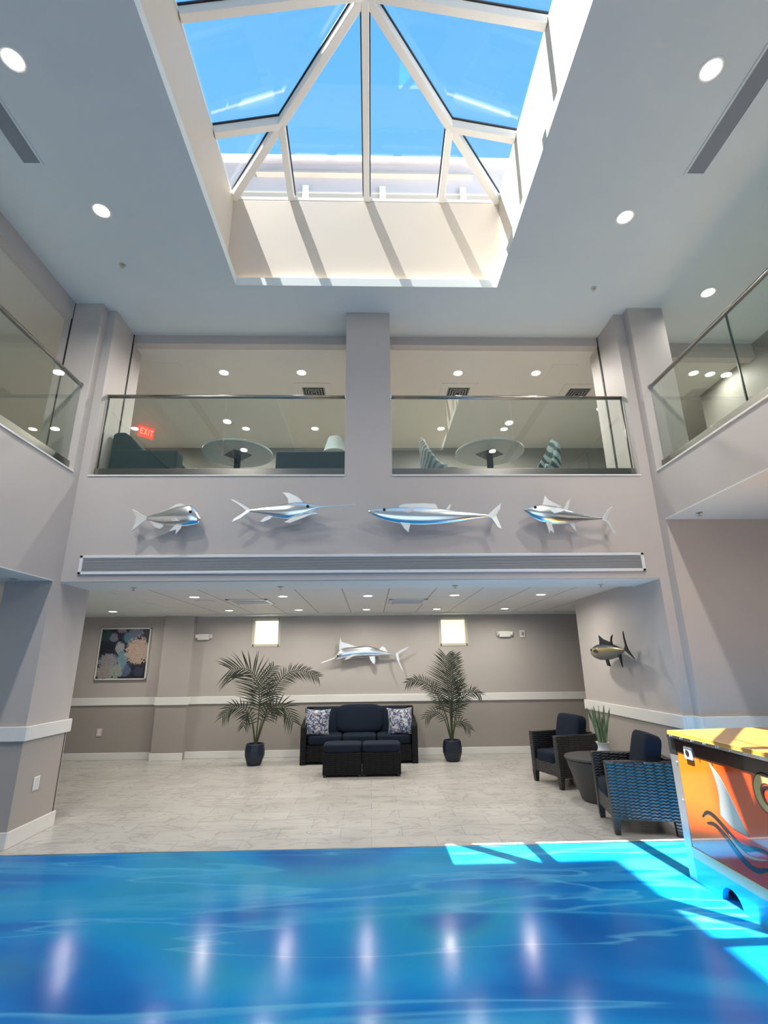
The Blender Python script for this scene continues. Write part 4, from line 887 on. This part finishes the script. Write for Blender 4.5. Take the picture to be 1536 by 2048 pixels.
M_turq = mat('turquoise_gloss', (.01, .42, .72), .15, coat=.6)
b0 = MB(); pro = [(KY0, .0), (KY0, .165), (KY1, .165), (KY1, 0)]
ac, ar, ah = 3.935, .105, .10
arc = [(ac+ar*math.cos(a), ah*math.sin(a)) for a in np.linspace(0, PI, 14)]
poly = [(KY0, 0.0)]+[(q[0], q[1]) for q in reversed(arc)]
b0.prism([(KY0, .165), (KY0, 0)] + [(2.2+.105*math.cos(a), .10*math.sin(a)) for a in np.linspace(PI, 0, 14)] + [(ac+ar*math.cos(a), ah*math.sin(a)) for a in np.linspace(PI, 0, 14)] + [(KY1, 0), (KY1, .165)], lambda a, b: (KX-.003, a, b), lambda a, b: (KX+.04, a, b))
b0.build('base_board', M_turq, t)
MB().box(KX+.10, KX1, KY0, KY1, .0, .165).build('plinth', mat('grey_plinth', (.20, .21, .23), .5), t)
MB().hexa([(KX-.035, KY0, KZ+.012), (KX1, KY0, KZ+.012), (KX1, 4.47, KZ+.012), (KX-.03, 4.36, KZ+.012)], [(KX-.035, KY0, 1.05), (KX1, KY0, 1.05), (KX1, 4.47, 1.05), (KX-.03, 4.36, 1.05)]).build('top', None or M_white, t, bevel=.004)
M_top = mat('glossy_yellow_flame', (.9, .5, .05), .3, coat=1.0); n = N(M_top); n.b.inputs['Coat Roughness'].default_value = .30; n.b.inputs['Coat IOR'].default_value = 1.9
wv = n.noise(n.coord((1.6, .35, 1), rot=(0, 0, -.25)), 2.4, 4, .5, .8)
n.base(n.ramp(wv, [(.34, (.45, .10, .01)), (.40, (.52, .24, .02)), (.55, (.55, .29, .035)), (.70, (.52, .25, .025))]))
t.children[-1].data.materials[0] = M_top
MB().bar((KX-.037, KY0, KZ+.022), (KX-.032, 4.36, KZ+.022), .010, .022).build('edge_trim', M_chrome, t)
m = MB()
for k in range(16):
    yv = 4.30-k*.14; m.sq((KX-.045, yv, KZ+.024), (.004, .006, .006), 2, 3)
m.build('edge_stud', M_chrome, t, smooth=True)
MB().box(KX-.006, KX+.03, KY1, 4.41, .87, KZ+.01).build('corner_cap', M_black, t, bevel=.004)
MB().box(KX-.004, KX+.03, KY1, 4.41, 0, .87).build('corner_trim', mat('satin_steel_trim', (.55, .56, .57), .35, .9), t, bevel=.003)
m = MB()
for z in (.82, .55): m.sq((KX-.008, 4.325, z), (.006, .007, .007), 2, 3)
m.build('screw', M_chrome, t, smooth=True)
def flat_paint(poly, name, mt, d=.002): return MB().prism(poly, lambda a, b: (KX-d, a, b), lambda a, b: (KX+.002, a, b)).build(name, mt, t)
def spline(pts, nn=8):
    P = [np.array(p, float) for p in pts]; out = []
    for i in range(len(P)-1):
        p0, p1, p2, p3 = P[max(i-1, 0)], P[i], P[i+1], P[min(i+2, len(P)-1)]
        for k in range(nn):
            u = k/nn; out.append(tuple(.5*((2*p1)+(-p0+p2)*u+(2*p0-5*p1+4*p2-p3)*u*u+(-p0+3*p1-3*p2+p3)*u**3)))
    return out+[tuple(P[-1])]
M_sail = mat('painted_white_sail', (.42, .42, .40), .15, coat=.8); n = N(M_sail); g2 = n.n('NewGeometry'); s2 = n.n('SeparateXYZ'); n.l(g2.outputs['Position'], s2.inputs[0])
n.base(n.ramp(n.math('DIVIDE', n.math('SUBTRACT', 3.93, s2.outputs[1]), .3), [(.0, (.32, .32, .30)), (.3, (.22, .235, .235)), (.55, (.06, .10, .12)), (1.0, (.04, .075, .095))]))
flat_paint(spline([(3.925, .885), (3.888, .80), (3.872, .70), (3.895, .555)]) + spline([(3.895, .555), (3.78, .505), (3.635, .495)]) + spline([(3.635, .495), (3.73, .66), (3.82, .80), (3.925, .885)])[1:-1], 'sail_emblem', M_sail)
M_ink = mat('painted_black_line', (.012, .008, .008), .2, coat=.6)
def ribbon(pts, wid, name, mt, d):
    P = spline(pts); up_s, dn = [], []; K = len(P)
    for i, p in enumerate(P):
        q0, q1 = np.array(P[max(i-1, 0)]), np.array(P[min(i+1, K-1)]); tg = (q1-q0)/np.linalg.norm(q1-q0); nn_ = np.array((-tg[1], tg[0])); ww = wid*math.sin(PI*(.06+.9*i/(K-1)))*.5
        up_s.append(tuple(np.array(p)+nn_*ww)); dn.append(tuple(np.array(p)-nn_*ww))
    m = MB(); 
    m.add([(KX-d, a, b) for a, b in up_s]+[(KX-d, a, b) for a, b in dn]+[(KX+.002, a, b) for a, b in up_s]+[(KX+.002, a, b) for a, b in dn],
          [(i, i+1, K+i+1, K+i) for i in range(K-1)]+[(2*K+i, 3*K+i, 3*K+i+1, 2*K+i+1) for i in range(K-1)]+[(i, 2*K+i, 2*K+i+1, i+1) for i in range(K-1)]+[(K+i, K+i+1, 3*K+i+1, 3*K+i) for i in range(K-1)])
    return m.build(name, mt, t)
ribbon([(4.115, .49), (4.05, .535), (3.97, .53), (3.86, .475), (3.76, .42), (3.68, .415), (3.60, .44), (3.52, .45), (3.45, .43)], .034, 'wave_line', M_ink, .003)
ribbon([(4.07, .46), (3.99, .475), (3.91, .445), (3.81, .375), (3.72, .325), (3.62, .315), (3.54, .345), (3.47, .36)], .040, 'wave_line', M_ink, .003)
ribbon([(3.84, .455), (3.77, .405), (3.68, .375), (3.59, .385), (3.50, .41)], .018, 'wave_line', mat('painted_tan_line', (.45, .30, .14), .2, coat=.6), .0035)
def ring(cy, cz, r0, r1, name, mt, d):
    K = 40; vs = []
    for dd in (KX-d, KX+.002):
        for r in (r0, r1): vs += [(dd, cy+r*math.cos(2*PI*k/K), cz+r*math.sin(2*PI*k/K)) for k in range(K)]
    fs = []
    for k in range(K):
        q = (k+1) % K; fs += [(k, q, K+q, K+k), (2*K+k, 3*K+k, 3*K+q, 2*K+q), (k, 2*K+k, 2*K+q, q), (K+k, K+q, 3*K+q, 3*K+k)]
    MB().add(vs, fs).build(name, mt, t)
ring(3.385, .80, .115, .121, 'sun_outline', M_ink, .004); ring(3.385, .80, .060, .116, 'sun_ring', mat('painted_gold', (.55, .40, .14), .2, coat=.6), .003); ring(3.375, .785, .048, .062, 'sun_outline', M_ink, .004)
lt = MB(); lt.box(KX-.016, KX, 4.095, 4.195, .865, .955); lat = lt.build('latch_plate', mat('satin_latch', (.8, .8, .8), .35, .6), t, bevel=.008, seg=3)
MB().prism([(4.145+.022*math.cos(k*PI/9), .912+.022*math.sin(k*PI/9)) for k in range(18)], lambda a, b: (KX-.019, a, b), lambda a, b: (KX-.015, a, b)).build('latch_hole', M_black, lat)
